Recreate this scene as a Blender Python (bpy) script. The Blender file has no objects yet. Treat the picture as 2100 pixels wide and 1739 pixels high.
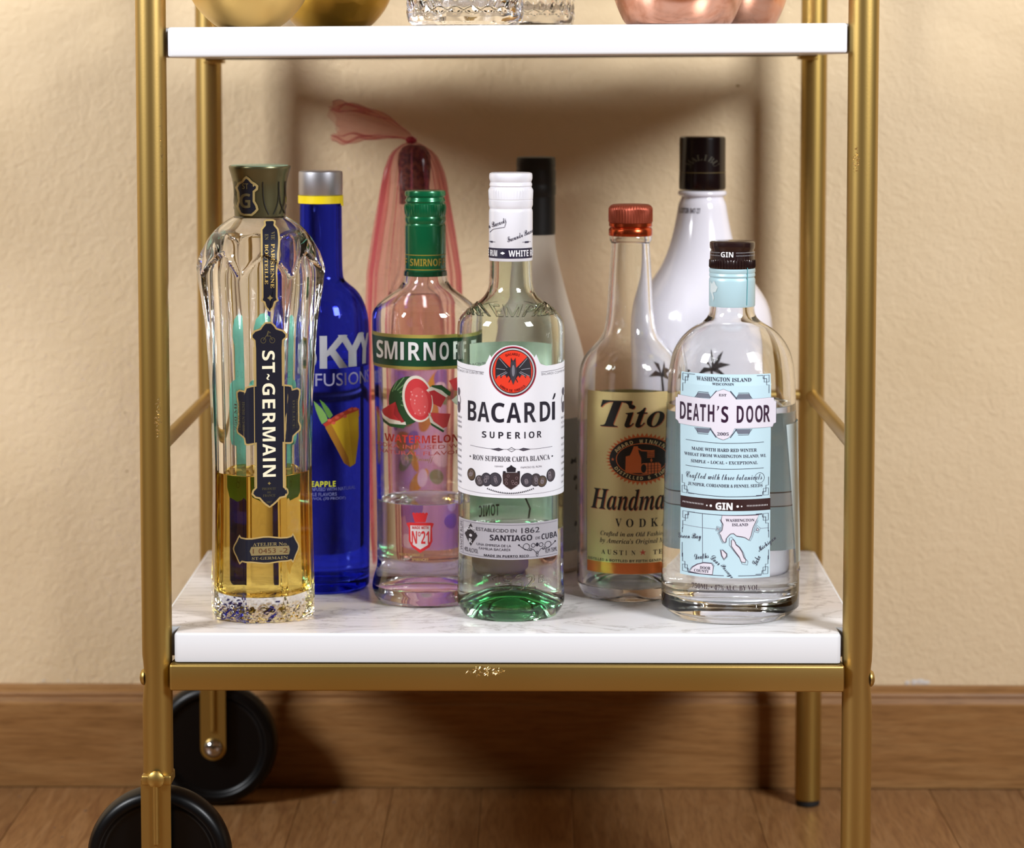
import bpy, bmesh, math, random
from math import sin, cos, tan, asin, atan2, radians, pi, hypot
from mathutils import Vector, Matrix
random.seed(7)
sc = bpy.context.scene
COL = sc.collection
# ------------------------------------------------------------------ camera, light, exposure
F, PX, PY = 5400.0, 1050.0, 551.0                 # focal length and principal point in pixels of the 2100 x 1739 frame
PITCH, YAW = radians(4.405), radians(0.50)
CAM = Vector((0.0182, -1.70, 0.5695))
FWD = Vector((-sin(YAW)*cos(PITCH), cos(YAW)*cos(PITCH), -sin(PITCH)))
RGT = Vector((cos(YAW), sin(YAW), 0))
UPV = RGT.cross(FWD)
cd = bpy.data.cameras.new('camera'); cam = bpy.data.objects.new('camera', cd); COL.objects.link(cam)
cam.matrix_world = Matrix(((RGT.x, UPV.x, -FWD.x, CAM.x), (RGT.y, UPV.y, -FWD.y, CAM.y), (RGT.z, UPV.z, -FWD.z, CAM.z), (0, 0, 0, 1)))
cd.sensor_width = 36; cd.sensor_fit = 'HORIZONTAL'; cd.lens = F/2100*36
cd.shift_x = 0; cd.shift_y = (PY - 869.5)/2100
cd.clip_start = 0.05
cd.dof.use_dof = True; cd.dof.focus_distance = 1.73; cd.dof.aperture_fstop = 6.3
sc.camera = cam
sc.view_settings.view_transform = 'Standard'; sc.view_settings.look = 'None'
sc.view_settings.gamma = 1.0; sc.view_settings.exposure = 0.0; sc.view_settings.use_curve_mapping = False
w = bpy.data.worlds.new('room_light'); sc.world = w; w.use_nodes = True
w.node_tree.nodes['Background'].inputs[0].default_value = (1.0, 0.60, 0.33, 1)
w.node_tree.nodes['Background'].inputs[1].default_value = 0.034
def area(name, loc, target, size, power, col):
    l = bpy.data.lights.new(name, 'AREA'); l.shape = 'SQUARE'; l.size = size; l.energy = power; l.color = col
    o = bpy.data.objects.new(name, l); COL.objects.link(o); o.location = loc
    o.rotation_euler = (Vector(target) - Vector(loc)).to_track_quat('-Z', 'Y').to_euler()
area('softbox_lamp', (-1.38, -0.80, 1.22), (0, 0.25, 0.45), 0.44, 34, (0.95, 0.97, 1.0))
area('softbox_lamp', (1.09, -1.03, 1.22), (0, 0.25, 0.45), 0.44, 34, (0.95, 0.97, 1.0))
cy = sc.cycles
cy.max_bounces = 24; cy.transmission_bounces = 22; cy.glossy_bounces = 6; cy.diffuse_bounces = 4; cy.transparent_max_bounces = 16
cy.caustics_refractive = True; cy.caustics_reflective = False; cy.blur_glossy = 0.25
cy.sample_clamp_indirect = 0.0; cy.use_denoising = True

def ray(px, py): return FWD + RGT*((px-PX)/F) + UPV*((PY-py)/F)
def at(px, py, Y):                                 # world point on the plane y = Y that the pixel shows
    d = ray(px, py); return CAM + d*((Y-CAM.y)/d.y)
def on_z(px, py, Z):
    d = ray(px, py); return CAM + d*((Z-CAM.z)/d.z)
def mpp(Y, Z=0.3): return (Vector((CAM.x, Y, Z))-CAM).dot(FWD)/F
# ------------------------------------------------------------------ materials
def lin(h):
    if not isinstance(h, str): return tuple(h) + (1,)
    c = [int(h[i:i+2], 16)/255 for i in (0, 2, 4)]
    return tuple(x/12.92 if x <= .04045 else ((x+.055)/1.055)**2.4 for x in c) + (1,)
MATS = {}
def mat(name, col, rough=.5, metal=0, spec=.5, coat=0, coat_rough=.05, sss=0, emit=None):
    if name in MATS: return MATS[name]
    m = bpy.data.materials.new(name); m.use_nodes = True
    b = m.node_tree.nodes['Principled BSDF']
    b.inputs['Base Color'].default_value = lin(col); b.inputs['Roughness'].default_value = rough
    b.inputs['Metallic'].default_value = metal; b.inputs['Specular IOR Level'].default_value = spec
    b.inputs['Coat Weight'].default_value = coat; b.inputs['Coat Roughness'].default_value = coat_rough
    MATS[name] = m; return m
def N(m, t, **k):
    n = m.node_tree.nodes.new(t)
    for a, v in k.items(): setattr(n, a, v)
    return n
def L(m, a, b): m.node_tree.links.new(a, b)
def noise(m, scale, detail=3, rough=.5, stretch=None, dist=0, loc=(0, 0, 0)):
    tc = N(m, 'ShaderNodeTexCoord'); mp = N(m, 'ShaderNodeMapping'); n = N(m, 'ShaderNodeTexNoise')
    L(m, tc.outputs['Object'], mp.inputs[0]); L(m, mp.outputs[0], n.inputs['Vector'])
    mp.inputs['Scale'].default_value = stretch or (1, 1, 1); mp.inputs['Location'].default_value = loc
    n.inputs['Scale'].default_value = scale; n.inputs['Detail'].default_value = detail
    n.inputs['Roughness'].default_value = rough; n.inputs['Distortion'].default_value = dist
    return n
def ramp(m, src, stops):
    r = N(m, 'ShaderNodeValToRGB'); L(m, src, r.inputs[0]); e = r.color_ramp.elements
    while len(e) > 1: e.remove(e[-1])
    e[0].position, e[0].color = stops[0][0], lin(stops[0][1])
    for p, c in stops[1:]:
        x = e.new(p); x.color = lin(c)
    return r
def bump(m, src, strength, dist, prev=None):
    b = N(m, 'ShaderNodeBump'); b.inputs['Strength'].default_value = strength; b.inputs['Distance'].default_value = dist
    L(m, src, b.inputs['Height'])
    if prev: L(m, prev.outputs[0], b.inputs['Normal'])
    return b
def bs(m): return m.node_tree.nodes['Principled BSDF']
def glass(name, col=(1, 1, 1), ior=1.5, rough=0.0):
    if name in MATS: return MATS[name]
    m = bpy.data.materials.new(name); m.use_nodes = True; nt = m.node_tree; nt.nodes.clear()
    g = N(m, 'ShaderNodeBsdfGlass'); o = N(m, 'ShaderNodeOutputMaterial')
    g.inputs['Color'].default_value = lin(col); g.inputs['IOR'].default_value = ior; g.inputs['Roughness'].default_value = rough
    L(m, g.outputs[0], o.inputs[0]); MATS[name] = m; return m
def hx(h, rough=.45, metal=0): return mat('print_' + h + ('_metallic' if metal else ''), h, rough, metal)

wall_m = mat('wall_paint', 'DFC8A4', .62, spec=.3)
n = noise(wall_m, 9, 3); r = ramp(wall_m, n.outputs[0], [(.3, 'DCC49E'), (.7, 'E2CBA7')]); L(wall_m, r.outputs[0], bs(wall_m).inputs['Base Color'])
n1 = noise(wall_m, 150, 2, .5, dist=.6); n2 = noise(wall_m, 480, 2)
b1 = bump(wall_m, n1.outputs[0], .42, .0022); b2 = bump(wall_m, n2.outputs[0], .25, .0008, b1); L(wall_m, b2.outputs[0], bs(wall_m).inputs['Normal'])
def wood(name, dark, mid, light, stretch, rough, sc_=14):
    m = mat(name, mid, rough, spec=.4)
    n = noise(m, sc_, 6, .62, stretch, dist=1.2); r = ramp(m, n.outputs[0], [(.28, dark), (.5, mid), (.72, light)])
    oi = N(m, 'ShaderNodeObjectInfo'); hs = N(m, 'ShaderNodeHueSaturation'); mr = N(m, 'ShaderNodeMapRange')
    L(m, oi.outputs['Random'], mr.inputs[0]); mr.inputs[3].default_value = .88; mr.inputs[4].default_value = 1.1
    L(m, mr.outputs[0], hs.inputs['Value']); L(m, r.outputs[0], hs.inputs['Color'])
    n2 = noise(m, 60, 3, .6, stretch); r2 = ramp(m, n2.outputs[0], [(.3, 'B8B0A8'), (.55, 'FFFFFF')])
    mx = N(m, 'ShaderNodeMix', data_type='RGBA', blend_type='MULTIPLY'); mx.inputs[0].default_value = .55
    L(m, hs.outputs[0], mx.inputs[6]); L(m, r2.outputs[0], mx.inputs[7]); L(m, mx.outputs[2], bs(m).inputs['Base Color'])
    b = bump(m, n2.outputs[0], .12, .0005); L(m, b.outputs[0], bs(m).inputs['Normal'])
    return m
oak_m = wood('oak_baseboard', '8A6034', '9C7042', 'A87E4E', (.6, 8, 8), .42)
plank_m = wood('oak_floor', '7A5232', '8F673F', '9E7750', (7, .7, 7), .30)
brass_m = mat('brass_paint', 'B4A062', .41, .95, coat=.0)
nb = noise(brass_m, 900, 2); bb = bump(brass_m, nb.outputs[0], .10, .0002)
nb2 = noise(brass_m, 5, 2, stretch=(1, 1, .4)); rb = ramp(brass_m, nb2.outputs[0], [(.35, 'B0924E'), (.65, 'BE9F60')]); L(brass_m, rb.outputs[0], bs(brass_m).inputs['Base Color'])
L(brass_m, bb.outputs[0], bs(brass_m).inputs['Normal'])
chip_m = mat('crazed_brass_paint', 'D9BE86', .25, .9)
white_m = mat('white_lacquer', 'E4E6EA', .32, spec=.5)
marble_m = mat('marble_top', 'F0ECEC', .22)
n = noise(marble_m, 7, 7, .62, (1, 2.2, 1), dist=2.2); mm = N(marble_m, 'ShaderNodeMath', operation='SUBTRACT'); mm.inputs[1].default_value = .5
ma = N(marble_m, 'ShaderNodeMath', operation='ABSOLUTE'); L(marble_m, n.outputs[0], mm.inputs[0]); L(marble_m, mm.outputs[0], ma.inputs[0])
r = ramp(marble_m, ma.outputs[0], [(0, 'B9B3B1'), (.008, 'D2CECD'), (.03, 'E3E0E0'), (.2, 'E8E5E6')])
n3 = noise(marble_m, 4, 3, .5, (1, 1.6, 1), loc=(3, 1, 0)); r3 = ramp(marble_m, n3.outputs[0], [(.42, 'FFFFFF'), (.62, 'EFE4DC'), (.75, 'DCDCE2')])
mx = N(marble_m, 'ShaderNodeMix', data_type='RGBA', blend_type='MULTIPLY'); mx.inputs[0].default_value = .8
L(marble_m, r.outputs[0], mx.inputs[6]); L(marble_m, r3.outputs[0], mx.inputs[7]); L(marble_m, mx.outputs[2], bs(marble_m).inputs['Base Color'])
black_rubber = mat('black_wheel_plastic', '040405', .34, spec=.25)
black_hub = mat('matt_black_plastic', '060607', .5)
chrome_m = mat('chrome', 'C8C8CC', .12, 1)
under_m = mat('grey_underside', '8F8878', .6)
# ------------------------------------------------------------------ object helpers
def link(name, me, parent=None, mats=(), smooth=False):
    o = bpy.data.objects.new(name, me); COL.objects.link(o)
    for m in mats: me.materials.append(m)
    if smooth:
        for p in me.polygons: p.use_smooth = True
    if parent: o.parent = parent; 
    return o
def mk(name, bm, mats, parent=None, smooth=False, sharp=None):
    if not isinstance(mats, (list, tuple)): mats = [mats]
    me = bpy.data.meshes.new(name); bm.to_mesh(me); bm.free()
    o = link(name, me, parent, mats, smooth)
    if smooth and sharp is not None: me.set_sharp_from_angle(angle=radians(sharp))
    return o
def root(name, label, cat, group=None, loc=(0, 0, 0)):
    o = bpy.data.objects.new(name, None); COL.objects.link(o); o.empty_display_size = .02
    o.location = loc; o['label'] = label; o['category'] = cat
    if group: o['group'] = group
    return o
def box(bm, x0, x1, y0, y1, z0, z1, bev=0, mi=0):
    r = bmesh.ops.create_cube(bm, size=1); vs = r['verts']
    for v in vs: v.co = Vector(((x0+x1)/2 + v.co.x*(x1-x0), (y0+y1)/2 + v.co.y*(y1-y0), (z0+z1)/2 + v.co.z*(z1-z0)))
    es = list({e for v in vs for e in v.link_edges}); fs = {f for v in vs for f in v.link_faces}
    for f in fs: f.material_index = mi
    if bev: bmesh.ops.bevel(bm, geom=es, offset=bev, segments=3, affect='EDGES', profile=.5)
def tube(bm, p0, p1, rad, seg=24, cap=True, r1=None):
    p0, p1 = Vector(p0), Vector(p1); d = p1-p0; q = d.to_track_quat('Z', 'Y').to_matrix()
    rings = []
    for p, rr in ((p0, rad), (p1, rad if r1 is None else r1)):
        rings.append([bm.verts.new(p + q @ Vector((rr*cos(2*pi*i/seg), rr*sin(2*pi*i/seg), 0))) for i in range(seg)])
    for i in range(seg):
        j = (i+1) % seg; bm.faces.new((rings[0][i], rings[0][j], rings[1][j], rings[1][i]))
    if cap: bm.faces.new(rings[1]); bm.faces.new(rings[0][::-1])
def lathe(bm, prof, M=None, seg=64, rad=None, mi=0, flip=False, close=True):
    """prof: list of (r, z), revolved about z; rad(theta, z, r) may reshape. r = 0 ends become poles"""
    M = M or Matrix.Identity(4); rings = []
    for r_, z in prof:
        if r_ < 1e-6: rings.append([bm.verts.new(M @ Vector((0, 0, z)))]); continue
        ring = []
        for i in range(seg):
            t = 2*pi*i/seg; rr = rad(t, z, r_) if rad else r_
            ring.append(bm.verts.new(M @ Vector((rr*sin(t), -rr*cos(t), z))))
        rings.append(ring)
    for a, b in zip(rings, rings[1:]):
        for i in range(seg):
            j = (i+1) % seg
            if len(a) == 1 and len(b) == 1: continue
            if len(a) == 1: f = (a[0], b[j], b[i])
            elif len(b) == 1: f = (a[i], a[j], b[0])
            else: f = (a[i], a[j], b[j], b[i])
            if flip: f = f[::-1]
            bm.faces.new(f).material_index = mi
    return rings
def chaikin(p, n=2):
    for _ in range(n):
        q = [p[0]]
        for a, b in zip(p, p[1:]):
            q += [(a[0]*.75+b[0]*.25, a[1]*.75+b[1]*.25), (a[0]*.25+b[0]*.75, a[1]*.25+b[1]*.75)]
        q.append(p[-1]); p = q
    return p
# ------------------------------------------------------------------ lettering
def uni(s, up, lo, dg=None, keep=''):
    o = ''
    for c in s:
        if 'A' <= c <= 'Z': o += chr(up+ord(c)-65)
        elif 'a' <= c <= 'z': o += chr(lo+ord(c)-97)
        elif c.isdigit() and dg: o += chr(dg+int(c))
        else: o += c
    return o
FONT = {'sans': lambda s: s, 'bold': lambda s: uni(s, 0x1D5D4, 0x1D5EE, 0x1D7EC), 'serif': lambda s: uni(s, 0x1D400, 0x1D41A, 0x1D7CE),
        'italic': lambda s: uni(s, 0x1D468, 0x1D482, 0x1D7CE), 'script': lambda s: uni(s, 0x1D4D0, 0x1D4EA)}
TC = {}
def glyphs(s, font='sans', off=0.0, sp=1.0, norm=True):
    k = (s, font, off, sp)
    if k not in TC:
        c = bpy.data.curves.new('t', 'FONT'); c.body = FONT[font](s); c.offset = off; c.resolution_u = 3; c.space_character = sp
        o = bpy.data.objects.new('t', c); me = bpy.data.meshes.new_from_object(o)
        vs = [(v.co.x, v.co.y) for v in me.vertices]; fs = [tuple(p.vertices) for p in me.polygons]
        bpy.data.objects.remove(o); bpy.data.curves.remove(c); bpy.data.meshes.remove(me)
        x0 = min(v[0] for v in vs); x1 = max(v[0] for v in vs); y0 = min(v[1] for v in vs); y1 = max(v[1] for v in vs)
        TC[k] = ([((x-x0)/(x1-x0), (y-y0)/(y1-y0)) for x, y in vs], fs, (x1-x0)/(y1-y0))
    return TC[k]
class Frame:
    """a bottle standing on a shelf: axis pixel, base pixel, the depth it stands at"""
    def __init__(s, ax, ybot, hw, ztop, hwbase=None, Y=None):
        rb = hwbase or hw
        if Y is None:
            p = on_z(ax, ybot, ztop); Y = p.y
            for _ in range(4): r = rb*mpp(Y+.03, ztop); s.Y = Y + r*.93
        else: s.Y = Y
        s.ax = ax; s.z0 = ztop; c = at(ax, 800, s.Y); s.X = c.x
        s.c = Vector((s.X, s.Y, 0)); s.az = atan2(CAM.x-s.X, s.Y-CAM.y)
        s.rfun = None; s.hw = hw
    def k(s, y): return mpp(s.Y, at(s.ax, y, s.Y).z)
    def z(s, y): return at(s.ax, y, s.Y).z
    def prof(s, pts):                               # (half width px, y px) -> (r, z), kept above the shelf
        n = len(pts); low = pts[0][1] > pts[-1][1]
        return [(h*s.k(y), max(s.z(y), s.z0+.0003+.0016*(i if low else n-1-i))) for i, (h, y) in enumerate(pts)]
    def zf(s, y, r): return at(s.ax, y, s.Y-r).z
def rfun_from(prof):
    p = sorted(prof, key=lambda q: q[1])
    def f(z):
        if z <= p[0][1]: return p[0][0]
        for a, b in zip(p, p[1:]):
            if z <= b[1]:
                t = (z-a[1])/max(1e-9, b[1]-a[1]); return a[0]+(b[0]-a[0])*t
        return p[-1][0]
    return f
class Decal:
    def __init__(s, fr, rz, eps=.00012, R=None, az=None, back=False, zcut=None):
        s.fr = fr; s.rz = rz; s.eps = eps; s.bm = bmesh.new(); s.m = []; s.R = R; s.back = back; s.az = fr.az if az is None else az; s.zc = zcut
    def th(s, x, z):
        r = s.rz(z); t = (x-s.fr.ax)*mpp(s.fr.Y-r*.6, z)/r
        if abs(t) > .97: a = asin(.97)+(abs(t)-.97)*4; return a if t > 0 else -a
        return asin(t)
    def zz(s, y):
        z = s.fr.z(y)
        for _ in range(3): z = s.fr.zf(y, -s.rz(z) if s.back else s.rz(z))
        return z
    def mi(s, m):
        if isinstance(m, str): m = hx(m)
        if m not in s.m: s.m.append(m)
        return s.m.index(m)
    def add(s, pts, faces, col, lay=0, lin_=None):
        mi = s.mi(col); vs = []
        for x, y in pts:
            z = s.zz(y)
            if lin_: x0, x1 = lin_; t0, t1 = s.th(x0, z), s.th(x1, z); t = t0+(t1-t0)*(x-x0)/(x1-x0)
            else: t = s.th(x, z)
            vs.append(s.bm.verts.new((t, z, lay*.00005)))
        for f in faces:
            try: s.bm.faces.new([vs[i] for i in f]).material_index = mi
            except ValueError: pass
    def poly(s, pts, col, lay=0):
        s.add(pts, [range(len(pts))], col, lay)
    def rect(s, x0, y0, x1, y1, col, lay=0): s.poly([(x0, y0), (x1, y0), (x1, y1), (x0, y1)], col, lay)
    def ell(s, cx, cy, a, b, col, lay=0, n=40, a0=0, rot=0, jag=0):
        pts = []
        for i in range(n):
            t = 2*pi*i/n; q = 1+(jag if i % 2 else 0); px, py = a*q*cos(t), b*q*sin(t)
            pts.append((cx+px*cos(rot)-py*sin(rot), cy+px*sin(rot)+py*cos(rot)))
        s.poly(pts, col, lay)
    def ring(s, cx, cy, a, b, w_, col, lay=0, n=48):
        pts = []; fs = []
        for i in range(n):
            t = 2*pi*i/n; pts += [(cx+a*cos(t), cy+b*sin(t)), (cx+(a-w_)*cos(t), cy+(b-w_)*sin(t))]
        for i in range(n): j = (i+1) % n; fs.append((2*i, 2*j, 2*j+1, 2*i+1))
        s.add(pts, fs, col, lay)
    def line(s, pts, w_, col, lay=0, closed=False):
        if closed: pts = pts+[pts[0]]
        out = []; fs = []
        for i, p in enumerate(pts):
            a = pts[max(i-1, 0)]; b = pts[min(i+1, len(pts)-1)]
            if closed and i in (0, len(pts)-1): a, b = pts[-2], pts[1]
            dx, dy = b[0]-a[0], b[1]-a[1]; l = hypot(dx, dy) or 1; nx, ny = -dy/l*w_/2, dx/l*w_/2
            out += [(p[0]+nx, p[1]+ny), (p[0]-nx, p[1]-ny)]
        for i in range(len(pts)-1): fs.append((2*i, 2*i+1, 2*i+3, 2*i+2))
        s.add(out, fs, col, lay)
    def text(s, t, x0, y0, x1, y1, col, lay=2, font='sans', off=0, sp=1, rot=0, wrap=False, ang=0, mirror=False):
        vs, fs, asp = glyphs(t, font, off, sp)
        if mirror: vs = [(1-a, b) for a, b in vs]
        if rot == 90: pts = [(x0+(x1-x0)*b, y0+(y1-y0)*a) for a, b in vs]
        elif rot == -90: pts = [(x1-(x1-x0)*b, y1-(y1-y0)*a) for a, b in vs]
        else: pts = [(x0+(x1-x0)*a, y1-(y1-y0)*b) for a, b in vs]
        if ang:
            cx, cy_ = (x0+x1)/2, (y0+y1)/2; c, q = cos(radians(ang)), sin(radians(ang))
            pts = [(cx+(x-cx)*c+(y-cy_)*q, cy_-(x-cx)*q+(y-cy_)*c) for x, y in pts]
        s.add(pts, fs, col, lay, (x0, x1) if wrap else None)
    def arc(s, t, cx, cy_, a, b, d0, d1, h, col, lay=2, font='bold', inward=False):
        n = len(t)
        for i, ch in enumerate(t):
            if ch == ' ': continue
            d = radians(d0+(d1-d0)*(i/(n-1))); vs, fs, asp = glyphs(ch, font)
            wd = h*min(asp, 1.0); px, py = cx+a*sin(d), cy_-b*cos(d); r = d if not inward else d+pi
            pts = []
            for u, v in vs:
                ux, uy = (u-.5)*wd, -(v-.5)*h
                pts.append((px+ux*cos(r)-uy*sin(r), py+ux*sin(r)+uy*cos(r)))
            s.add(pts, fs, col, lay)
    def build(s, name, parent, step=None, zstep=.009, rad=None):
        bm = s.bm
        bmesh.ops.triangulate(bm, faces=[f for f in bm.faces if len(f.verts) > 4])
        xs = [v.co.x for v in bm.verts]; zs = [v.co.y for v in bm.verts]
        step = step or .06
        k = math.floor(min(xs)/step)+1
        while k*step < max(xs):
            bmesh.ops.bisect_plane(bm, geom=bm.verts[:]+bm.edges[:]+bm.faces[:], plane_co=(k*step, 0, 0), plane_no=(1, 0, 0)); k += 1
        if zstep:
            k = math.floor(min(zs)/zstep)+1
            while k*zstep < max(zs):
                bmesh.ops.bisect_plane(bm, geom=bm.verts[:]+bm.edges[:]+bm.faces[:], plane_co=(0, k*zstep, 0), plane_no=(0, 1, 0)); k += 1
        for v in bm.verts:
            t, z, e = v.co; t = s.az+(pi-t if s.back else t)
            r = (rad(t, z) if rad else s.rz(z)) + s.eps + (e if not s.back else .0004-e)
            v.co = (s.fr.X+r*sin(t), s.fr.Y-r*cos(t), z)
        bmesh.ops.recalc_face_normals(bm, faces=bm.faces[:])
        o = mk(name, bm, s.m, parent)
        if name in ('print', 'lettering', 'cap_print', 'sleeve_print'): o['kind'] = 'stuff'
        return o
def emboss(fr, rz, t, x0, y0, x1, y1, m, parent, name='embossed_lettering', depth=.0005, font='bold'):
    d = Decal(fr, rz); vs, fs, asp = glyphs(t, font)
    d.text(t, x0, y0, x1, y1, m, font=font, wrap=True)
    bm = d.bm; ex = bmesh.ops.extrude_face_region(bm, geom=bm.faces[:])
    for g in ex['geom']:
        if isinstance(g, bmesh.types.BMVert): g.co.z += depth
    d.eps = -.0001
    bmesh.ops.recalc_face_normals(bm, faces=bm.faces[:])
    for v in bm.verts:
        tt, z, e = v.co; tt += fr.az; r = rz(z)+d.eps+e; v.co = (fr.X+r*sin(tt), fr.Y-r*cos(tt), z)
    return mk(name, bm, [m], parent)
# ------------------------------------------------------------------ the setting
SHELF_Z = at(1040, 1300, -.009).z                  # top of the lower shelf
BASE_Y, WALL_Y = .346, .358
base_h = at(1000, 1403, WALL_Y).z
bm = bmesh.new(); box(bm, -2.2, 2.2, WALL_Y, WALL_Y+.12, 0, 2.5)
o = mk('wall_back', bm, wall_m); o['kind'] = 'structure'
bm = bmesh.new(); box(bm, -2.2, 2.2, -3.2, WALL_Y+.12, -.06, -.008)
floor = mk('floor', bm, mat('floor_subfloor', '4A3018', .8)); floor['kind'] = 'structure'
z1, z2, z3 = (at(1000, y, BASE_Y).z for y in (1418, 1428, 1446))
bm = bmesh.new()
pr = [(WALL_Y, 0), (BASE_Y, 0), (BASE_Y, z3), (BASE_Y+.0015, z3+.001), (BASE_Y+.003, z2-.0015), (BASE_Y+.0022, z2), (BASE_Y+.003, z2+.0022), (BASE_Y+.006, z1), (BASE_Y+.006, base_h-.002), (BASE_Y+.008, base_h), (WALL_Y, base_h)]
A = [bm.verts.new((-2.2, y, z)) for y, z in pr]; B = [bm.verts.new((2.2, y, z)) for y, z in pr]
for i in range(len(pr)): j = (i+1) % len(pr); bm.faces.new((A[i], A[j], B[j], B[i]))
bm.faces.new(A[::-1]); bm.faces.new(B); bmesh.ops.recalc_face_normals(bm, faces=bm.faces[:])
o = mk('baseboard_back', bm, oak_m); o['kind'] = 'structure'
PW = .0705
for i in range(-21, 22):
    y = BASE_Y - .0015; row = 0
    first = random.uniform(.35, 1.15)
    while y > -2.9:
        l = first if row == 0 else 1.2
        bm = bmesh.new(); box(bm, -PW/2+.00012, PW/2-.00012, -l/2+.0002, l/2-.0002, -.008, 0)
        es = [e for e in bm.edges if all(v.co.z > -.001 for v in e.verts)]
        bmesh.ops.bevel(bm, geom=es, offset=.00035, segments=1, affect='EDGES')
        o = mk('plank', bm, plank_m, floor); o.location = (i*PW+.012, y-l/2, 0); y -= l; row += 1
# ------------------------------------------------------------------ the bar cart
cart = root('bar_cart', 'two-tier bar cart with brass tube frame, white shelves and black wheels', 'bar cart')
PR, PXX = .00985, .2293
TOPZ = .84
zw_f = at(321, 1757, .004).z; wr = 148.5*mpp(.01, zw_f)
def pinch(bm, z0, z1, zc, amt, sx):
    pass
def post(x, y, z0, z1, dent=None):
    bm = bmesh.new(); prof = [(0, z0), (PR-.0012, z0), (PR, z0+.0012)]
    zs = [z0+.0012+(z1-z0-.0024)*i/80 for i in range(1, 80)]
    prof += [(PR, z) for z in zs]+[(PR, z1-.0012), (PR-.0012, z1), (0, z1)]
    M = Matrix.Translation((x, y, 0)); side = 1 if x > 0 else -1
    def rf(t, z, r):
        r_ = r
        if dent:
            g = math.exp(-((z-dent)/.010)**2); c = max(0, sin(t)*side); r_ -= .0016*g*c*c
        return r_
    lathe(bm, prof, M, 40, rf); return mk('post', bm, brass_m, cart, True, 40)
zb = at(297, 1388, 0).z
WZR = wr
PXF = -PXX
post(-PXX, 0, at(320, 1598, 0).z, TOPZ, zb); post(PXX, 0, .004, TOPZ, zb)
post(-PXX, .300, 2*WZR+.003, TOPZ); post(PXX, .300, .004, TOPZ)
foot_m = mat('black_foot_rubber', '101010', .7)
for y in (0, .3):
    bm = bmesh.new(); lathe(bm, [(0, 0), (PR-.002, 0), (PR-.0006, .001), (PR-.0006, .006), (0, .006)], Matrix.Translation((PXX, y, 0)), 32)
    mk('foot_cap', bm, foot_m, cart, True, 40)
for sx in (-1, 1):                                  # rivets through the posts
    bm = bmesh.new(); M = Matrix.Translation((sx*(PXX+PR-.0016), 0, zb)) @ Matrix.Rotation(sx*pi/2, 4, 'Y')
    lathe(bm, [(.0055, 0), (.0054, .001), (.0045, .0022), (.0025, .003), (0, .0032)], M, 24); mk('rivet', bm, brass_m, cart, True)
zr = at(320, 926, 0).z
for sx in (-1, 1):
    for zz in (zr, .66):
        bm = bmesh.new(); tube(bm, (sx*PXX, PR*.6, zz), (sx*PXX, .30-PR*.6, zz), .0049); mk('side_rail', bm, brass_m, cart, True, 40)
for zz in (zr, .66):
    bm = bmesh.new(); tube(bm, (-PXX+PR*.6, .3, zz), (PXX-PR*.6, .3, zz), .0042); mk('back_rail', bm, brass_m, cart, True, 40)
# frame under the lower shelf
fy0, fy1 = -.0128, .006
fl, fr_ = at(347, 1392, fy0), at(1732, 1392, fy0); ft, fb = at(1040, 1364.5, fy0).z, at(1040, 1418.5, fy0).z
SHB = ft
bm = bmesh.new(); box(bm, fl.x, fr_.x, fy0, fy1, fb, ft, .0016); front_rail = mk('frame_rail', bm, brass_m, cart, True, 35)
bm = bmesh.new(); box(bm, fl.x+.006, fr_.x-.006, .292, .308, fb, ft, .0016); mk('frame_rail', bm, brass_m, cart, True, 35)
for sx in (-1, 1):
    bm = bmesh.new(); box(bm, sx*.2120-.006, sx*.2120+.006, fy1, .292, fb, ft, .001); mk('frame_rail', bm, brass_m, cart, True, 35)
# crazed patch in the brass paint, small raised flakes
def flakes(cx, cz, w_, h_, n_, yf, name='paint_flakes', tri=.0011, onpost=None):
    bm = bmesh.new()
    for i in range(n_):
        a = random.random()*2*pi; q = math.sqrt(random.random()); x = cx+w_*q*cos(a); z = cz+h_*q*sin(a)*(1-.5*abs(x-cx)/w_)
        an = random.random()*pi; l = tri*random.uniform(.5, 1.5); t = tri*.22
        dx, dz = l*cos(an), l*sin(an)*.8
        if onpost is None: P = lambda X, Z, up: (X, yf-up, Z)
        else:
            ox, oy, rr = onpost
            P = lambda X, Z, up: (ox+(rr+up)*sin((X-ox)/rr), oy-(rr+up)*cos((X-ox)/rr), Z)
        vs = [bm.verts.new(P(x-dx-t, z-dz, 0)), bm.verts.new(P(x+t*.5, z-t*2, 0)), bm.verts.new(P(x+dx, z+dz, 0)), bm.verts.new(P(x-t, z+t, 0)), bm.verts.new(P(x, z, .00025))]
        for j in range(4): bm.faces.new((vs[j], vs[(j+1) % 4], vs[4]))
    o = mk(name, bm, chip_m, cart); o['kind'] = 'stuff'; return o
pc = at(993, 1376, fy0); flakes(pc.x, pc.z, .0135, .0042, 90, fy0)
pc = at(333, 850, 0); flakes(pc.x-.001, at(333, 862, -.01).z, .0022, .016, 40, 0, onpost=(-PXX, 0, PR), tri=.0012)
pc = at(1751, 330, 0); flakes(pc.x, at(1751, 330, -.01).z, .0024, .010, 40, 0, onpost=(PXX, 0, PR), tri=.001)
pc = at(337, 300, 0); flakes(pc.x, at(337, 330, -.01).z, .0014, .04, 16, 0, onpost=(-PXX, 0, PR), tri=.0009)
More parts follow.
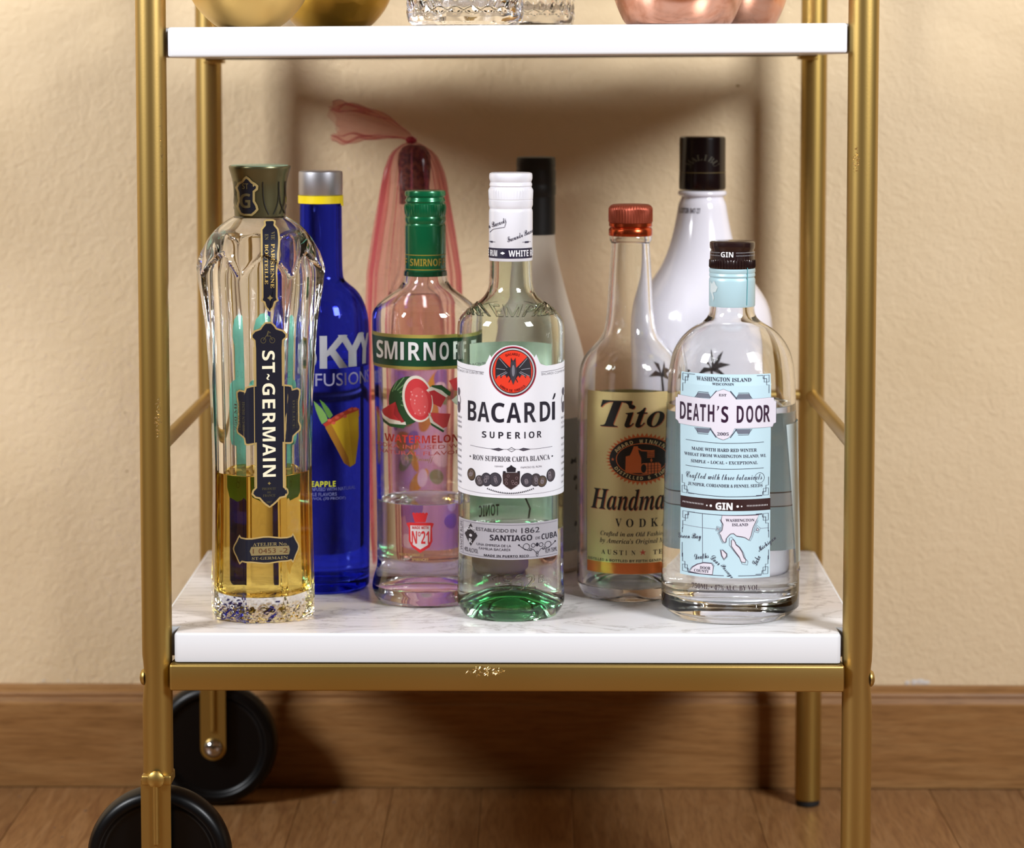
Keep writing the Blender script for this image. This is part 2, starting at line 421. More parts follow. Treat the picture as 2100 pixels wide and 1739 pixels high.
# shelves: notched at the front corners to clear the posts
def shelf(z0, z1, tilt, xl, xr, ymid):
    bm = bmesh.new(); yb = .2885; nx, ny = .0, .0125; S = .2315
    out = [(xl, -.009), (xr, -.009), (xr, ny), (S, ny), (S, yb-.004), (S-.004, yb), (-S+.004, yb), (-S, yb-.004), (-S, ny), (xl, ny)]
    vs = [bm.verts.new((x, y, z0)) for x, y in out]; f = bm.faces.new(vs)
    ex = bmesh.ops.extrude_face_region(bm, geom=[f]); 
    for g in ex['geom']:
        if isinstance(g, bmesh.types.BMVert): g.co.z = z1
    bmesh.ops.recalc_face_normals(bm, faces=bm.faces[:])
    ve = [e for e in bm.edges if abs(e.verts[0].co.z-e.verts[1].co.z) > .001 and e.verts[0].co.y < 0]
    bmesh.ops.bevel(bm, geom=ve, offset=.003, segments=4, affect='EDGES', profile=.5)
    he = [e for e in bm.edges if abs(e.verts[0].co.z-e.verts[1].co.z) < 1e-6 and len({f_.normal.z > .5 or f_.normal.z < -.5 for f_ in e.link_faces}) == 2]
    bmesh.ops.bevel(bm, geom=he, offset=.0018, segments=3, affect='EDGES', profile=.5)
    for f in bm.faces:
        if f.normal.z > .98 and f.calc_area() > .01: f.material_index = 1
    for v in bm.verts: v.co.z += v.co.x*tilt
    return mk('shelf', bm, [white_m, marble_m], cart, True, 30)
shelf(SHB, SHELF_Z, 0, at(357, 1330, -.009).x, at(1725, 1330, -.009).x, 0)
UZ0, UZ1, TILT = at(1040, 113.5, -.009).z, at(1040, 51.5, -.009).z, .0062
shelf(UZ0, UZ1, TILT, at(343, 85, -.009).x, at(1738.5, 85, -.009).x, 0)
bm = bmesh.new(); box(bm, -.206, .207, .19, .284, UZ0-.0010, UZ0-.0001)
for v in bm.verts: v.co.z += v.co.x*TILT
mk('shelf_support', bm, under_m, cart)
for sx in (-1, 1):
    bm = bmesh.new(); box(bm, sx*.2225-.007, sx*.2225+.007, .272, .292, UZ0-.0035+sx*.0014, UZ0+sx*.0014, .0008); mk('bracket', bm, brass_m, cart, True, 35)
# wheels and their forks
def wheel(cx, yf, cz, r):
    M = Matrix.Translation((cx, yf, cz)) @ Matrix.Rotation(pi/2, 4, 'X')
    t = .024
    prof = [(0, -.004), (.012, -.004), (.012, -.0035), (r*.70, -.0035), (r*.76, -.0035), (r*.80, -.0015), (r*.825, -.0002), (r*.86, 0), (r*.93, -.0012), (r*.975, -.004), (r, -.0095), (r, -t+.0095), (r*.975, -t+.004), (r*.93, -t+.0012), (r*.86, -t), (r*.8, -t+.001), (r*.76, -t+.0035), (0, -t+.0035)]
    prof = [prof[0]]+[prof[1]]+prof[1:]
    # rotation about X by 90 deg maps +z to -y : front face looks at the viewer
    bm = bmesh.new(); lathe(bm, chaikin(prof, 1), M, 96); bmesh.ops.recalc_face_normals(bm, faces=bm.faces[:])
    return mk('wheel', bm, black_rubber, cart, True, 50)
def fork(cx, yfront, ztop, zaxle, hw, curl=False):
    bm = bmesh.new(); T = .0022; n_ = 20; pts = [(cx-hw, ztop), (cx-hw, zaxle)]
    pts += [(cx-hw*cos(pi*i/n_), zaxle-hw*sin(pi*i/n_)) for i in range(1, n_)]+[(cx+hw, zaxle), (cx+hw, ztop)]
    rib = lambda x: 0
    A = [bm.verts.new((x, yfront, z)) for x, z in pts]; B = [bm.verts.new((x, yfront+T, z)) for x, z in pts]
    bm.faces.new(A); bm.faces.new(B[::-1])
    for i in range(len(pts)): j = (i+1) % len(pts); bm.faces.new((A[i], B[i], B[j], A[j]))
    bmesh.ops.recalc_face_normals(bm, faces=bm.faces[:])
    fk = mk('wheel_fork', bm, brass_m, cart)
    bm = bmesh.new(); tube(bm, (cx, yfront-.0006, zaxle+hw*1.4), (cx, yfront-.0006, ztop-.004), .0022, 12); mk('rib', bm, brass_m, fk, True, 50)
    bm = bmesh.new(); M = Matrix.Translation((cx, yfront, zaxle)) @ Matrix.Rotation(pi/2, 4, 'X')
    lathe(bm, [(.0075, 0), (.0074, .001), (.0064, .003), (.0045, .0046), (.002, .0054), (0, .0056)], M, 32); mk('axle_bolt', bm, chrome_m, fk, True)
    bm = bmesh.new(); tube(bm, (cx, yfront+T, zaxle), (cx, yfront+.034, zaxle), .004, 16); mk('axle', bm, chrome_m, fk, True, 40)
    return fk
yf_f, yf_r = -.0115, .283
pf = at(321, 1757, yf_f); hwf = 30.5*mpp(yf_f, pf.z)
zf_top = at(320, 1600, yf_f).z
wheel(pf.x, yf_f+.0045, wr, wr); fork(at(320, 1700, yf_f).x, yf_f, zf_top, wr, hwf)
pr_ = at(437, 1518, yf_r); wheel(pr_.x, yf_r+.0045, wr, wr); fork(pr_.x, yf_r, 2*wr+.012, wr, 26*mpp(yf_r, .05))
bm = bmesh.new(); xx = at(320, 1603, yf_f).x
box(bm, xx-hwf*1.0, xx+hwf*1.02, yf_f-.0005, .008, zf_top-.0035, zf_top+.003, .0012)
M = Matrix.Translation((xx, yf_f-.0005, zf_top+.0005)) @ Matrix.Rotation(pi/2, 4, 'X'); lathe(bm, [(.0058, 0), (.0055, .0012), (.004, .0024), (0, .003)], M, 24)
mk('fork_collar', bm, brass_m, cart, True, 35)
# ------------------------------------------------------------------ bottles
clear = glass('clear_glass', (.992, .997, .994)); greenish = glass('pale_green_glass', (.90, .955, .90)); inner_c = glass('clear_glass_inner', (1, 1, 1))
water = [glass('spirit_in_glass', (.985, .992, .99), 1.36/1.5), glass('spirit_surface', (.985, .992, .99), 1.36)]
def bottle(fr, outer, name, parent, gm, wall=.0028, base=.006, liquid=None, liqm=None, neck_in=None, punt=0, segs=96, rad=None, inner_r=None, smooth_n=2, inner_m=None, sharp=None):
    """outer: (r,z) from the base rim up to the mouth. Glass shell with a real inner wall; the liquid meets the wall without a gap."""
    op = chaikin(outer, smooth_n)
    z0 = op[0][1]; rb = op[0][0]
    bot = [(0, z0+punt), (rb*.35, z0+punt*.85), (rb*.65, z0+punt*.45), (rb*.88, z0+.0002)] if punt else [(0, z0+.0008), (rb*.85, z0+.0008), (rb*.95, z0)]
    full = bot+op
    bm = bmesh.new(); M = Matrix.Translation((fr.X, fr.Y, 0))
    lathe(bm, full, M, segs, rad)
    zt = op[-1][1]; zin = z0+base
    inn = []
    for r_, z in op:
        ri = (inner_r(z, r_) if inner_r else r_-wall)
        if z > zin+.004 and z < zt-.0001: inn.append((max(ri, .002), z))
    r0 = inn[0][0]
    if punt: bt = [(0, zin+punt), (r0*.35, zin+punt*.85), (r0*.6, zin+punt*.5), (r0*.85, zin+.0015), (r0*.97, zin+.0025)]
    else: bt = [(0, zin), (r0*.80, zin), (r0*.95, zin+.0012)]
    inn = bt+inn+[(inn[-1][0], zt)]
    if liquid:
        lo = [p for p in inn if p[1] < liquid-1e-6]; hi = [p for p in inn if p[1] > liquid+1e-6]
        a, b = lo[-1], hi[0]; t = (liquid-a[1])/(b[1]-a[1]); pm = (a[0]+(b[0]-a[0])*t, liquid)
        lo.append(pm); hi = [pm]+hi
        lathe(bm, hi, M, segs, flip=True, mi=1)
        lb = bmesh.new(); lathe(lb, lo, M, segs, mi=0)
        men = [(pm[0], liquid), (pm[0]*.96, liquid-.0006), (pm[0]*.86, liquid-.001), (0, liquid-.001)]
        lathe(lb, men, M, segs, mi=1); bmesh.ops.remove_doubles(lb, verts=lb.verts[:], dist=1e-6)
        mk('liquid', lb, liqm, parent, True, 40)
    else: lathe(bm, inn, M, segs, flip=True, mi=1)
    # close the mouth between the outer and the inner wall
    ro, ri = op[-1][0], inn[-1][0]
    rr = []
    for q in (ro, ri): rr.append([bm.verts.new((fr.X+q*sin(2*pi*i/segs), fr.Y-q*cos(2*pi*i/segs), zt)) for i in range(segs)])
    for i in range(segs): j = (i+1) % segs; bm.faces.new((rr[0][i], rr[0][j], rr[1][j], rr[1][i]))
    bmesh.ops.remove_doubles(bm, verts=bm.verts[:], dist=1e-6)
    return mk(name, bm, [gm, inner_m or inner_c], parent, True, sharp if sharp else 50), rfun_from(op)
def capm(fr, pts, m, parent, name='cap', knurl=None, seg=96, sharp=35, n_=1, amp=.00018, kn=48):
    p = fr.prof(pts); p = [(0, p[0][1])]+p+[(0, p[-1][1])]
    if knurl: k1, k0 = fr.z(knurl[0]), fr.z(knurl[1])
    def rf(t, z, r_):
        if knurl and k0 <= z <= k1: return r_+amp*cos(kn*t)
        return r_
    bm = bmesh.new(); lathe(bm, p[::-1], Matrix.Translation((fr.X, fr.Y, 0)), seg if not knurl else 192, rf); bmesh.ops.recalc_face_normals(bm, faces=bm.faces[:])
    return mk(name, bm, m, parent, True, sharp)

# ---- 1. tall fluted liqueur bottle
f = Frame(536, 1279, 107, SHELF_Z)
B = root('liqueur_bottle', 'tall fluted clear glass bottle with navy plaques, holding a little gold liqueur', 'bottle')
Rc = f.prof([(103, 1279), (108, 1262), (109.5, 1240), (108, 1180), (106, 1100), (104.5, 1000), (105, 930), (107, 850), (112, 750), (119, 660), (127, 610), (132, 585), (134.5, 563), (133, 545), (125, 527), (115, 503), (101, 480), (82, 461), (62, 448), (50, 442), (50, 425)])
Rc = [(r_, max(z, SHELF_Z+.0003)) for r_, z in Rc]
Rc = chaikin(Rc, 2); Rd = []
for a, b in zip(Rc, Rc[1:]):
    n_ = max(1, int((b[1]-a[1])/.0008))
    for i in range(n_): Rd.append((a[0]+(b[0]-a[0])*i/n_, a[1]+(b[1]-a[1])*i/n_))
Rc = Rd+[Rc[-1]]
V0 = f.az + radians(-17.5)                           # direction of one of the eight ribs
ZP, ZV = f.zf(523, .042), f.zf(568, .043)
def fluted(t, z, r_):
    d = ((t-V0) / (pi/4)) % 1.0; d = (d-.5)*2        # -1..1 across a panel, ribs at +-1
    arch = ZP-(ZP-ZV)*abs(d)**1.25
    k = max(0.0, min(1.0, (arch-z)/.0022+.5)); k = k*k*(3-2*k)
    a = d*pi/8; flat = r_*cos(pi/8)/cos(a)*1.012
    e = max(0.0, min(1.0, (1-abs(d))/.16)); flat = r_*.992 + (flat-r_*.992)*(e*e*(3-2*e)) if e < 1 else flat
    bead = .0009*math.exp(-((arch-z)/.0011)**2) + (.0008*math.exp(-((1-abs(d))/.09)**2)*k)
    r_ += bead*(1 if z > SHELF_Z+.012 else 0); flat += bead*(1 if z > SHELF_Z+.012 else 0)
    low = max(0.0, 1-(z-SHELF_Z)/.012)
    return r_*(1-k)+flat*k+.0007*low*(sin(19*t+z*1500)*sin(z*1100)+.6*sin(31*t-z*900))
ZL1 = f.zf(972, .02)
_, rz1 = bottle(f, Rc, 'glass_body', B, clear, wall=.004, base=.0155, liquid=ZL1, segs=192, rad=fluted, smooth_n=0, sharp=25,
    liqm=[glass('gold_liqueur_in_glass', (.93, .80, .40), 1.40/1.5), glass('gold_liqueur_surface', (.95, .86, .5), 1.40)],
    inner_r=lambda z, r_: -math.log(math.exp(-(r_-.0045)*700)+math.exp(-.0288*700))/700)
def frad(t, z): return fluted(t, z, rz1(z))
capg = mat('bronze_green_cap', '6E6A4C', .3, .75)
bm = bmesh.new(); cp = f.prof([(47, 443), (52, 443), (52.5, 439), (53, 420), (53.8, 395), (55, 378), (57, 366), (60, 355), (63, 345.5), (63.6, 341.5), (62.5, 339.5), (0, 339.5)])
cp = [(0, cp[0][1])]+cp
lathe(bm, cp, Matrix.Translation((f.X, f.Y, 0)), 96)
CAP = mk('cap', bm, capg, B, True, 40)
bm = bmesh.new(); tz = cp[-1][1]; lathe(bm, [(0, tz), (cp[-2][0]*.93, tz), (cp[-2][0]*.93, tz+.0005), (0, tz+.0005)], Matrix.Translation((f.X, f.Y, 0)), 64); mk('cap_top', bm, mat('verdigris_disc', '9DB89C', .3, .3), CAP, True, 40)
capz = rfun_from([(r_+.0003, z) for r_, z in cp[1:-1]])
d = Decal(f, capz, eps=.0002); GR = '16140C'
for x_ in (542, 575, 588, 508, 485): 
    for s_ in ((1, -1) if x_ != 542 else (1,)): d.line([(x_, 373), (x_+s_*.5, 400), (x_+s_*3, 418), (x_+s_*7, 430), (x_+s_*12, 440)], 2.0 if x_ > 500 else 1.2, GR, 0)
d.build('cap_grooves', CAP, step=.1, zstep=.003)
def plaque(fr, rz, name, outline, parent, gold='B59B62', navy='0E1224', inset=4, build=True, layers=None, **kw):
    d = Decal(fr, rz); cx = sum(p[0] for p in outline)/len(outline); cy_ = sum(p[1] for p in outline)/len(outline)
    d.poly(outline, gold, 0)
    inn = []
    n_ = len(outline)
    for i in range(n_):
        a, b, c = outline[i-1], outline[i], outline[(i+1) % n_]
        dx1, dy1 = b[0]-a[0], b[1]-a[1]; dx2, dy2 = c[0]-b[0], c[1]-b[1]
        l1, l2 = hypot(dx1, dy1) or 1, hypot(dx2, dy2) or 1
        nx, ny = -(dy1/l1+dy2/l2), dx1/l1+dx2/l2; l = hypot(nx, ny) or 1
        q = max(.5, l/2); inn.append((b[0]+nx/l*inset/q, b[1]+ny/l*inset/q))
    d.poly(inn, navy, 1); return d
# outline points run clockwise on screen so that the inset goes inwards
def sym(cx, half): return [(cx+x, y) for x, y in half]+[(cx-x, y) for x, y in half[::-1]]
d = plaque(f, capz, 'x', [(509+a, b) for a, b in [(0, 361), (6, 365), (12, 372), (19, 376), (24, 381), (23, 389), (17, 394), (17, 412), (22, 421), (24, 430), (18, 437), (11, 443), (3, 443), (-6, 443), (-13, 440), (-17, 432), (-20, 424), (-17, 412), (-18, 396), (-22, 386), (-17, 376), (-9, 371), (-5, 365)]], CAP, gold='A8935E', inset=4.5)
d.text('ST', 501, 376, 513, 388, '6B603F', font='bold', lay=3); d.text('G', 496, 397, 517, 427, '6B603F', font='bold', lay=3)
d.eps = .0005; d.build('emblem_plate', CAP, step=.1, zstep=.003)
NAVY = '0D1122'
d = plaque(f, rz1, 'x', sym(555, [(7, 450), (12, 453), (11, 461), (15, 466), (18, 470), (18, 520), (16.5, 560), (16.5, 610), (19, 618), (12, 622), (9, 632), (0.1, 641)]), B, inset=3.5)
for i, (a, b, c_) in enumerate([('VIE', 475, 492), ('PARISIENNE', 500, 592)]): d.text(a, 557.5, b, 565, c_, ['6B603F', 'C9A85A'][i], rot=90, font='serif', lay=3)
d.text('EN', 545, 480, 552, 492, '6B603F', rot=90, font='serif', lay=3); d.text('BOUTEILLE', 545, 501, 552, 584, 'C9A85A', rot=90, font='serif', lay=3)
d.text('✦', 550, 606, 562, 618, '8B7A4A', lay=3); d.eps = .0004; d.build('neck_label', B, step=.02, zstep=.001, rad=frad)
half = [(7, 661), (14, 668), (18, 674), (30, 678), (37, 686), (37, 694), (31, 700), (30, 715), (30, 790), (38, 791), (48, 794), (50, 801), (62, 800), (69, 805), (69, 815), (66, 830), (66, 870), (70, 882), (68, 890), (58, 896), (52, 900), (50, 912), (44, 914), (30, 912), (30, 1000), (36, 1006), (38, 1014), (31, 1022), (22, 1024), (16, 1031), (8, 1038), (.1, 1043)]
d = plaque(f, rz1, 'x', sym(552, half), B, inset=3.5)
d.rect(520, 712, 521.5, 1000, 'B59B62', 3); d.rect(582, 712, 583.5, 1000, 'B59B62', 3)
for ch, y0, y1 in [('S', 720, 740), ('T', 744, 765), ('~', 768, 780), ('G', 787, 811), ('E', 820, 839), ('R', 848, 870), ('M', 877, 906), ('A', 911, 936), ('I', 941, 947), ('N', 955, 979)]:
    if ch == 'I': d.rect(538, 941, 565, 947, 'F6F0D2', 4)
    elif ch == '~': d.text('~', 547, y0, 554, y1, 'F6F0D2', rot=90, font='bold', lay=4)
    else: d.text(ch, 538, y0, 565, y1, 'F6F0D2', rot=90, font='bold', lay=4)
d.text('PRODUIT', 536, 1001, 565, 1006, '4E4A36', font='serif', lay=3); d.text('DE', 547, 1009, 555, 1013, '4E4A36', font='serif', lay=3); d.text('FRANCE', 538, 1015, 564, 1020, '4E4A36', font='serif', lay=3)
d.text('2007', 545, 1029, 557, 1033, '4E4A36', font='serif', lay=3); d.text('✦', 548, 989, 555, 996, '8B7A4A', lay=3)
for i_, (cx_, cy_) in enumerate([(541, 699), (560, 699)]): d.ring(cx_, cy_, 6, 6, 1.2, '5A5238', 3, 20)
d.line([(541, 699), (547, 690), (556, 690), (560, 699)], 1.6, '5A5238', 3); d.line([(549, 690), (552, 680), (556, 684)], 3, '5A5238', 3)
for x_, t_ in ((481, '750 ML'), (490, 'TRENTE-TROIS'), (500, 'ET UN DEMI'), (604, 'DELICE'), (612, 'LIQUEUR ARTISANALE')):
    d.text(t_, x_-3, 824, x_+3, 884, '4A452F', rot=90 if x_ > 550 else -90, font='serif', lay=3)
d.eps = .0003; d.build('front_plaque', B, step=.04, zstep=.006, rad=frad)
half = [(6, 1101), (30, 1104), (52, 1103), (56, 1098), (60, 1104), (64, 1112), (70, 1122), (72, 1129), (70, 1136), (64, 1146), (60, 1154), (56, 1160), (50, 1154), (30, 1155), (6, 1158)]
d = plaque(f, rz1, 'x', sym(544, half), B, inset=3)
d.text('ATELIER No.', 516, 1114, 586, 1121, '8B7D55', font='serif', lay=3); d.text('ST-GERMAIN', 514, 1143, 586, 1149, '8B7D55', font='serif', lay=3)
d.poly([(513, 1122), (589, 1122), (592, 1131), (589, 1140), (513, 1140), (510, 1131)], '8A7A52', 3); d.text('1 0453 -2', 516, 1126, 586, 1136, '5E3A22', font='sans', lay=4)
d.eps = .0003; d.build('lower_plaque', B, step=.04, zstep=.006, rad=frad)
TQ = '6FC4AC'
d = Decal(f, rz1, eps=.0003, back=True)
d.poly([(500, 640), (520, 626), (545, 624), (568, 632), (575, 650), (575, 770), (600, 775), (612, 800), (612, 890), (600, 905), (575, 910), (575, 990), (560, 1012), (530, 1020), (505, 1010), (498, 990), (498, 910), (470, 905), (458, 890), (458, 800), (466, 778), (498, 770), (498, 700), (488, 680), (490, 660)], TQ, 0)
for i in range(26):
    x_, y_ = random.uniform(470, 600), random.uniform(645, 1000)
    if 498 < x_ < 572 or 785 < y_ < 900: d.ring(x_, y_, 6, 7, 1.2, '4C8F80', 1, 12)
d.build('back_label', B, step=.04, zstep=.006, rad=frad)

# ---- 2. cobalt blue vodka bottle
f = Frame(660, 1220, 95, SHELF_Z)
B = root('vodka_bottle', 'cobalt blue glass bottle with silver cap, yellow neck ring and pineapple picture', 'bottle')
blue = glass('cobalt_glass', (.15, .19, .87))
P = f.prof([(88, 1220), (94, 1212), (95.5, 1195), (96.5, 1100), (97.5, 900), (98, 720), (97.5, 665), (94, 640), (86, 615), (72, 594), (56, 582), (46.5, 573), (44, 560), (43, 520), (43, 440), (42.5, 410)])
P[0] = (P[0][0], SHELF_Z+.0003)
zl = f.z(745)
_, rz2 = bottle(f, P, 'glass_body', B, blue, wall=.0026, base=.007, liquid=zl, liqm=water, punt=.004)
capm(f, [(42, 350.5), (44.5, 352), (45, 356), (45, 398), (44, 399.5)], mat('satin_aluminium', 'BDBDC4', .42, .95), B)
ring_m = mat('yellow_plastic', 'E8CE12', .4)
capm(f, [(43, 400), (46.3, 400.5), (46.3, 416), (44, 417)], ring_m, B, 'neck_ring')
d = Decal(f, lambda z: 46.3*f.k(415), eps=.0002); d.poly([(699, 408), (706.0, 408), (706.2, 425), (701, 423)], ring_m); d.build('ring_tab', B)
SIL = 'AEB0B8'
d = Decal(f, rz2)
d.text('S', 622, 689, 650, 755, SIL, font='bold', off=0)
d.text('K', 656, 689, 713, 756, SIL, font='bold'); 
d.poly([(693, 688), (709, 688), (722, 712), (734, 688), (747, 688), (731, 723), (731, 755), (714, 755), (714, 723)], SIL, 3)
d.poly([(735, 686), (744, 686), (748.5, 706), (752, 690), (756, 690), (751, 720), (750, 752), (742.5, 752), (743.5, 720)], SIL, 4)
d.text('IN', 622, 767, 641, 792, 'A0A0C0'); d.text('FUSIONS', 647, 766, 756, 792, 'A0A0C0', wrap=True)
d.text('PINEAPPLE', 612, 987, 687, 998.5, 'D8DC30', font='bold')
for t_, x0, x1, y0 in (('VODKA INFUSED WITH NATURAL', 606, 727, 1000), ('PINEAPPLE FLAVORS', 606, 689, 1010.5), ('35% ALC/VOL (70 PROOF)', 606, 707, 1020)):
    d.text(t_, x0, y0, x1, y0+7, '7F86C8')
d.build('lettering', B, step=.06)
d = Decal(f, rz2)
# the pineapple wedge
LF1, LF2 = '7FAE5A', '5E9440'
d.poly([(643, 822), (650, 828), (660, 838), (668, 850), (672, 862), (660, 870), (655, 860), (648, 842)], LF1, 2)
d.poly([(655, 819), (664, 826), (674, 838), (682, 852), (676, 858), (672, 856), (664, 840)], LF2, 3)
d.poly([(662, 870), (688, 852), (705, 845), (720, 838), (735, 843), (736, 856), (729, 880), (690, 900)], 'C43C22', 4)
d.poly([(666, 876), (690, 864), (712, 852), (734, 846), (734.5, 900), (727, 955), (716, 961), (704, 952)], 'D8B418', 5)
d.poly([(666, 876), (678, 869), (712, 940), (716, 961), (704, 952)], 'B07818', 6)
d.poly([(712, 852), (734, 846), (734.5, 900), (727, 955), (722, 958)], 'C8A010', 6)
for x_, y_ in ((675, 862), (690, 857), (700, 850), (716, 843), (727, 842), (683, 868), (706, 856)): d.ell(x_, y_, 4.5, 3, 'E0604A', 7, 8)
d.build('fruit_picture', B, step=.06)

# ---- 3. bottle inside a knotted pink cellophane bag, behind
f = Frame(851, 1190, 84, SHELF_Z, Y=.236)
B = root('wine_bottle', 'clear bottle with dark round stopper and pastel label inside the pink cellophane bag', 'bottle')
P = f.prof([(68, 1180), (74, 1170), (76, 1140), (76, 760), (74, 700), (66, 640), (50, 590), (36, 560), (31, 530), (30, 440), (31, 420)]); P[0] = (P[0][0], SHELF_Z+.0003)
P = [(a, max(b, SHELF_Z+.0003)) for a, b in P]
_, rz3 = bottle(f, P, 'glass_body', B, clear, wall=.0026, base=.006, liquid=f.z(600), liqm=[glass('blush_wine_in_glass', (.95, .85, .8), 1.36/1.5), glass('blush_wine_surface', (.95, .85, .8), 1.36)])
cork = mat('dark_cork', '3A2418', .7); nn = noise(cork, 300, 3); rr_ = ramp(cork, nn.outputs[0], [(.4, '22130C'), (.62, '6A4630')]); L(cork, rr_.outputs[0], bs(cork).inputs['Base Color'])
capm(f, [(12, 297), (24, 302), (32, 314), (34, 330), (33, 352), (31, 380), (31, 418)], cork, B, 'stopper')
d = Decal(f, rz3, eps=.0001); d.poly([(776, 760), (926, 760), (926, 1120), (776, 1120)], 'C9A7C4', 0)
for i in range(34):
    x_, y_ = random.uniform(785, 918), random.uniform(775, 1105); d.ell(x_, y_, random.uniform(8, 26), random.uniform(10, 34), random.choice(['8F74B8', 'D8A030', 'E8DCE4', '6E5AA0', 'C48A3C', 'D9B4B8', 'EFE6EA', '7C9A6A']), 1+i % 8, 14, rot=random.random()*3)
d.build('label', B, step=.05)
film = bpy.data.materials.new('pink_cellophane'); film.use_nodes = True; nt = film.node_tree; nt.nodes.clear()
tr = N(film, 'ShaderNodeBsdfTransparent'); tr.inputs[0].default_value = (.96, .83, .82, 1)
df = N(film, 'ShaderNodeBsdfPrincipled'); df.inputs['Base Color'].default_value = lin('DA5F76'); df.inputs['Roughness'].default_value = .12
fr_n = N(film, 'ShaderNodeLayerWeight'); fr_n.inputs[0].default_value = .35
mr = N(film, 'ShaderNodeMapRange'); mr.inputs[3].default_value = .08; mr.inputs[4].default_value = .42
L(film, fr_n.outputs['Facing'], mr.inputs[0]); ms = N(film, 'ShaderNodeMixShader'); L(film, mr.outputs[0], ms.inputs[0]); L(film, tr.outputs[0], ms.inputs[1]); L(film, df.outputs[0], ms.inputs[2])
oo = N(film, 'ShaderNodeOutputMaterial'); L(film, ms.outputs[0], oo.inputs[0])
nf = noise(film, 70, 3, .6, (1, 1, .35), dist=1); bf = bump(film, nf.outputs[0], .6, .002); L(film, bf.outputs[0], df.inputs['Normal'])
BAG = root('cellophane_bag', 'pink translucent cellophane bag knotted over the bottle behind the green-capped one', 'bag')
kx = f.X+(845-851)*f.k(285)
pr_b = f.prof([(5, 289), (22, 296), (40, 309), (50, 322), (60, 350), (66, 380), (72, 420), (82, 480), (94, 560), (98, 660), (96, 900), (92, 1100), (88, 1170)])
bm = bmesh.new(); rings = []
SG = 180
for k_, (r_, z) in enumerate(pr_b):
    rings.append([])
rows = []
NR = 90
zs0, zs1 = pr_b[0][1], SHELF_Z+.0015
rb_ = rfun_from(pr_b)
for k_ in range(NR+1):
    q = k_/NR; z = zs0+(zs1-zs0)*(q**1.3); rad_ = rb_(z); ring = []
    amp = .0022*min(1, q*6)*(1-.4*q)+.0002
    for i in range(SG):
        t = 2*pi*i/SG
        fold = amp*(sin(11*t+1.3*sin(3*t)+q*1.5)+.55*sin(23*t+2*sin(2*t+4*q))+.35*sin(37*t+q*6))
        rr2 = max(.0018, rad_+fold-.0008); sx = 1-(1-q)**6*0
        xo = (kx-f.X)*(1-q)**8
        ring.append(bm.verts.new((f.X+xo+rr2*sin(t), f.Y-min(rr2, .0385)*cos(t), z)))
    rows.append(ring)
for a, b in zip(rows, rows[1:]):
    for i in range(SG): j = (i+1) % SG; bm.faces.new((a[i], b[i], b[j], a[j]))
mk('bag_body', bm, film, BAG, True)
# the twisted tail above the knot, flaring to the upper left
bm = bmesh.new(); rows = []; k0 = f.k(285)
cl = [(845, 291, 5, 6), (840, 281, 7, 6), (824, 273, 11, 8), (796, 264, 19, 9), (764, 258, 28, 10), (732, 253, 34, 11), (705, 251, 38, 12), (684, 247, 35, 12)]
def cinterp(u):
    u *= len(cl)-1; i = min(int(u), len(cl)-2); t = u-i; a, b = cl[i], cl[i+1]; return [a[q]+(b[q]-a[q])*t for q in range(4)]
for k_ in range(61):
    u = k_/60; x_, y_, h_, w_ = cinterp(u); c0 = at(x_, y_, f.Y); ang = -.45+.5*u
    ring = []
    for i in range(72):
        t = 2*pi*i/72; fo = 1+.13*sin(3*t+u*4)+.13*sin(9*t-u*8)*min(1, u*4)+.07*sin(21*t+9*u); rag = max(0, u-.8)*5*(.003*sin(3*t+1)+.0015*sin(8*t))
        a = h_*k0*fo*cos(t); b = w_*k0*fo*sin(t)*1.2
        ring.append(bm.verts.new((c0.x+a*sin(ang)*-1*.6+rag, c0.y-b, c0.z+a+.0012*sin(17*u+3*t)*u)))
    rows.append(ring)
for a, b in zip(rows, rows[1:]):
    for i in range(72): j = (i+1) % 72; bm.faces.new((a[i], a[j], b[j], b[i]))
mk('bag_tail', bm, film, BAG, True)
bm = bmesh.new(); c0 = at(844, 287, f.Y); bmesh.ops.create_uvsphere(bm, u_segments=24, v_segments=16, radius=.0036)
for v in bm.verts: v.co = Vector((v.co.x*1.15, v.co.y, v.co.z*.8))*(1+.12*sin(v.co.x*3000+v.co.z*1800))+c0
mk('knot', bm, mat('dense_pink_film', 'B8304A', .3), BAG, True)

# ---- 4. green-capped vodka bottle
f = Frame(873, 1247, 104, SHELF_Z)
B = root('vodka_bottle', 'clear glass bottle with green screw cap, green label band and watermelon picture', 'bottle')
P = f.prof([(98, 1247), (107, 1232), (110.5, 1212), (110, 1190), (105, 1172), (100.5, 1158), (100, 1140), (100.5, 1040), (102, 960), (104, 850), (106.5, 750), (109.5, 680), (110, 650), (108, 638), (101, 626), (80, 608), (58, 592), (49, 582), (46, 574), (45, 566), (44, 555)])
P = [(a, max(b, SHELF_Z+.0003+.004*i)) if i < 3 else (a, b) for i, (a, b) in enumerate(P)]; P[0] = (P[0][0], SHELF_Z+.0003)
_, rz4 = bottle(f, P, 'glass_body', B, clear, wall=.0028, base=.008, liquid=f.zf(1034, .03), liqm=water, punt=.005)
gcap = mat('green_metal_cap', '0E6B42', .25, .35, coat=.4)
capm(f, [(38, 390), (41, 391.5), (42, 396), (41.5, 401), (39, 403.5), (39, 406), (41, 409), (41.5, 412), (39.5, 415.5), (41.8, 418), (42.3, 425), (42, 440), (41, 443), (42, 446), (42, 453), (40, 457.5), (40.5, 460), (42, 462), (42, 470), (42, 563), (41, 565)], gcap, B, knurl=(419, 439), amp=.00035)
cz = lambda z: 42*f.k(500)
d = Decal(f, cz); gd = 'A08A2C'
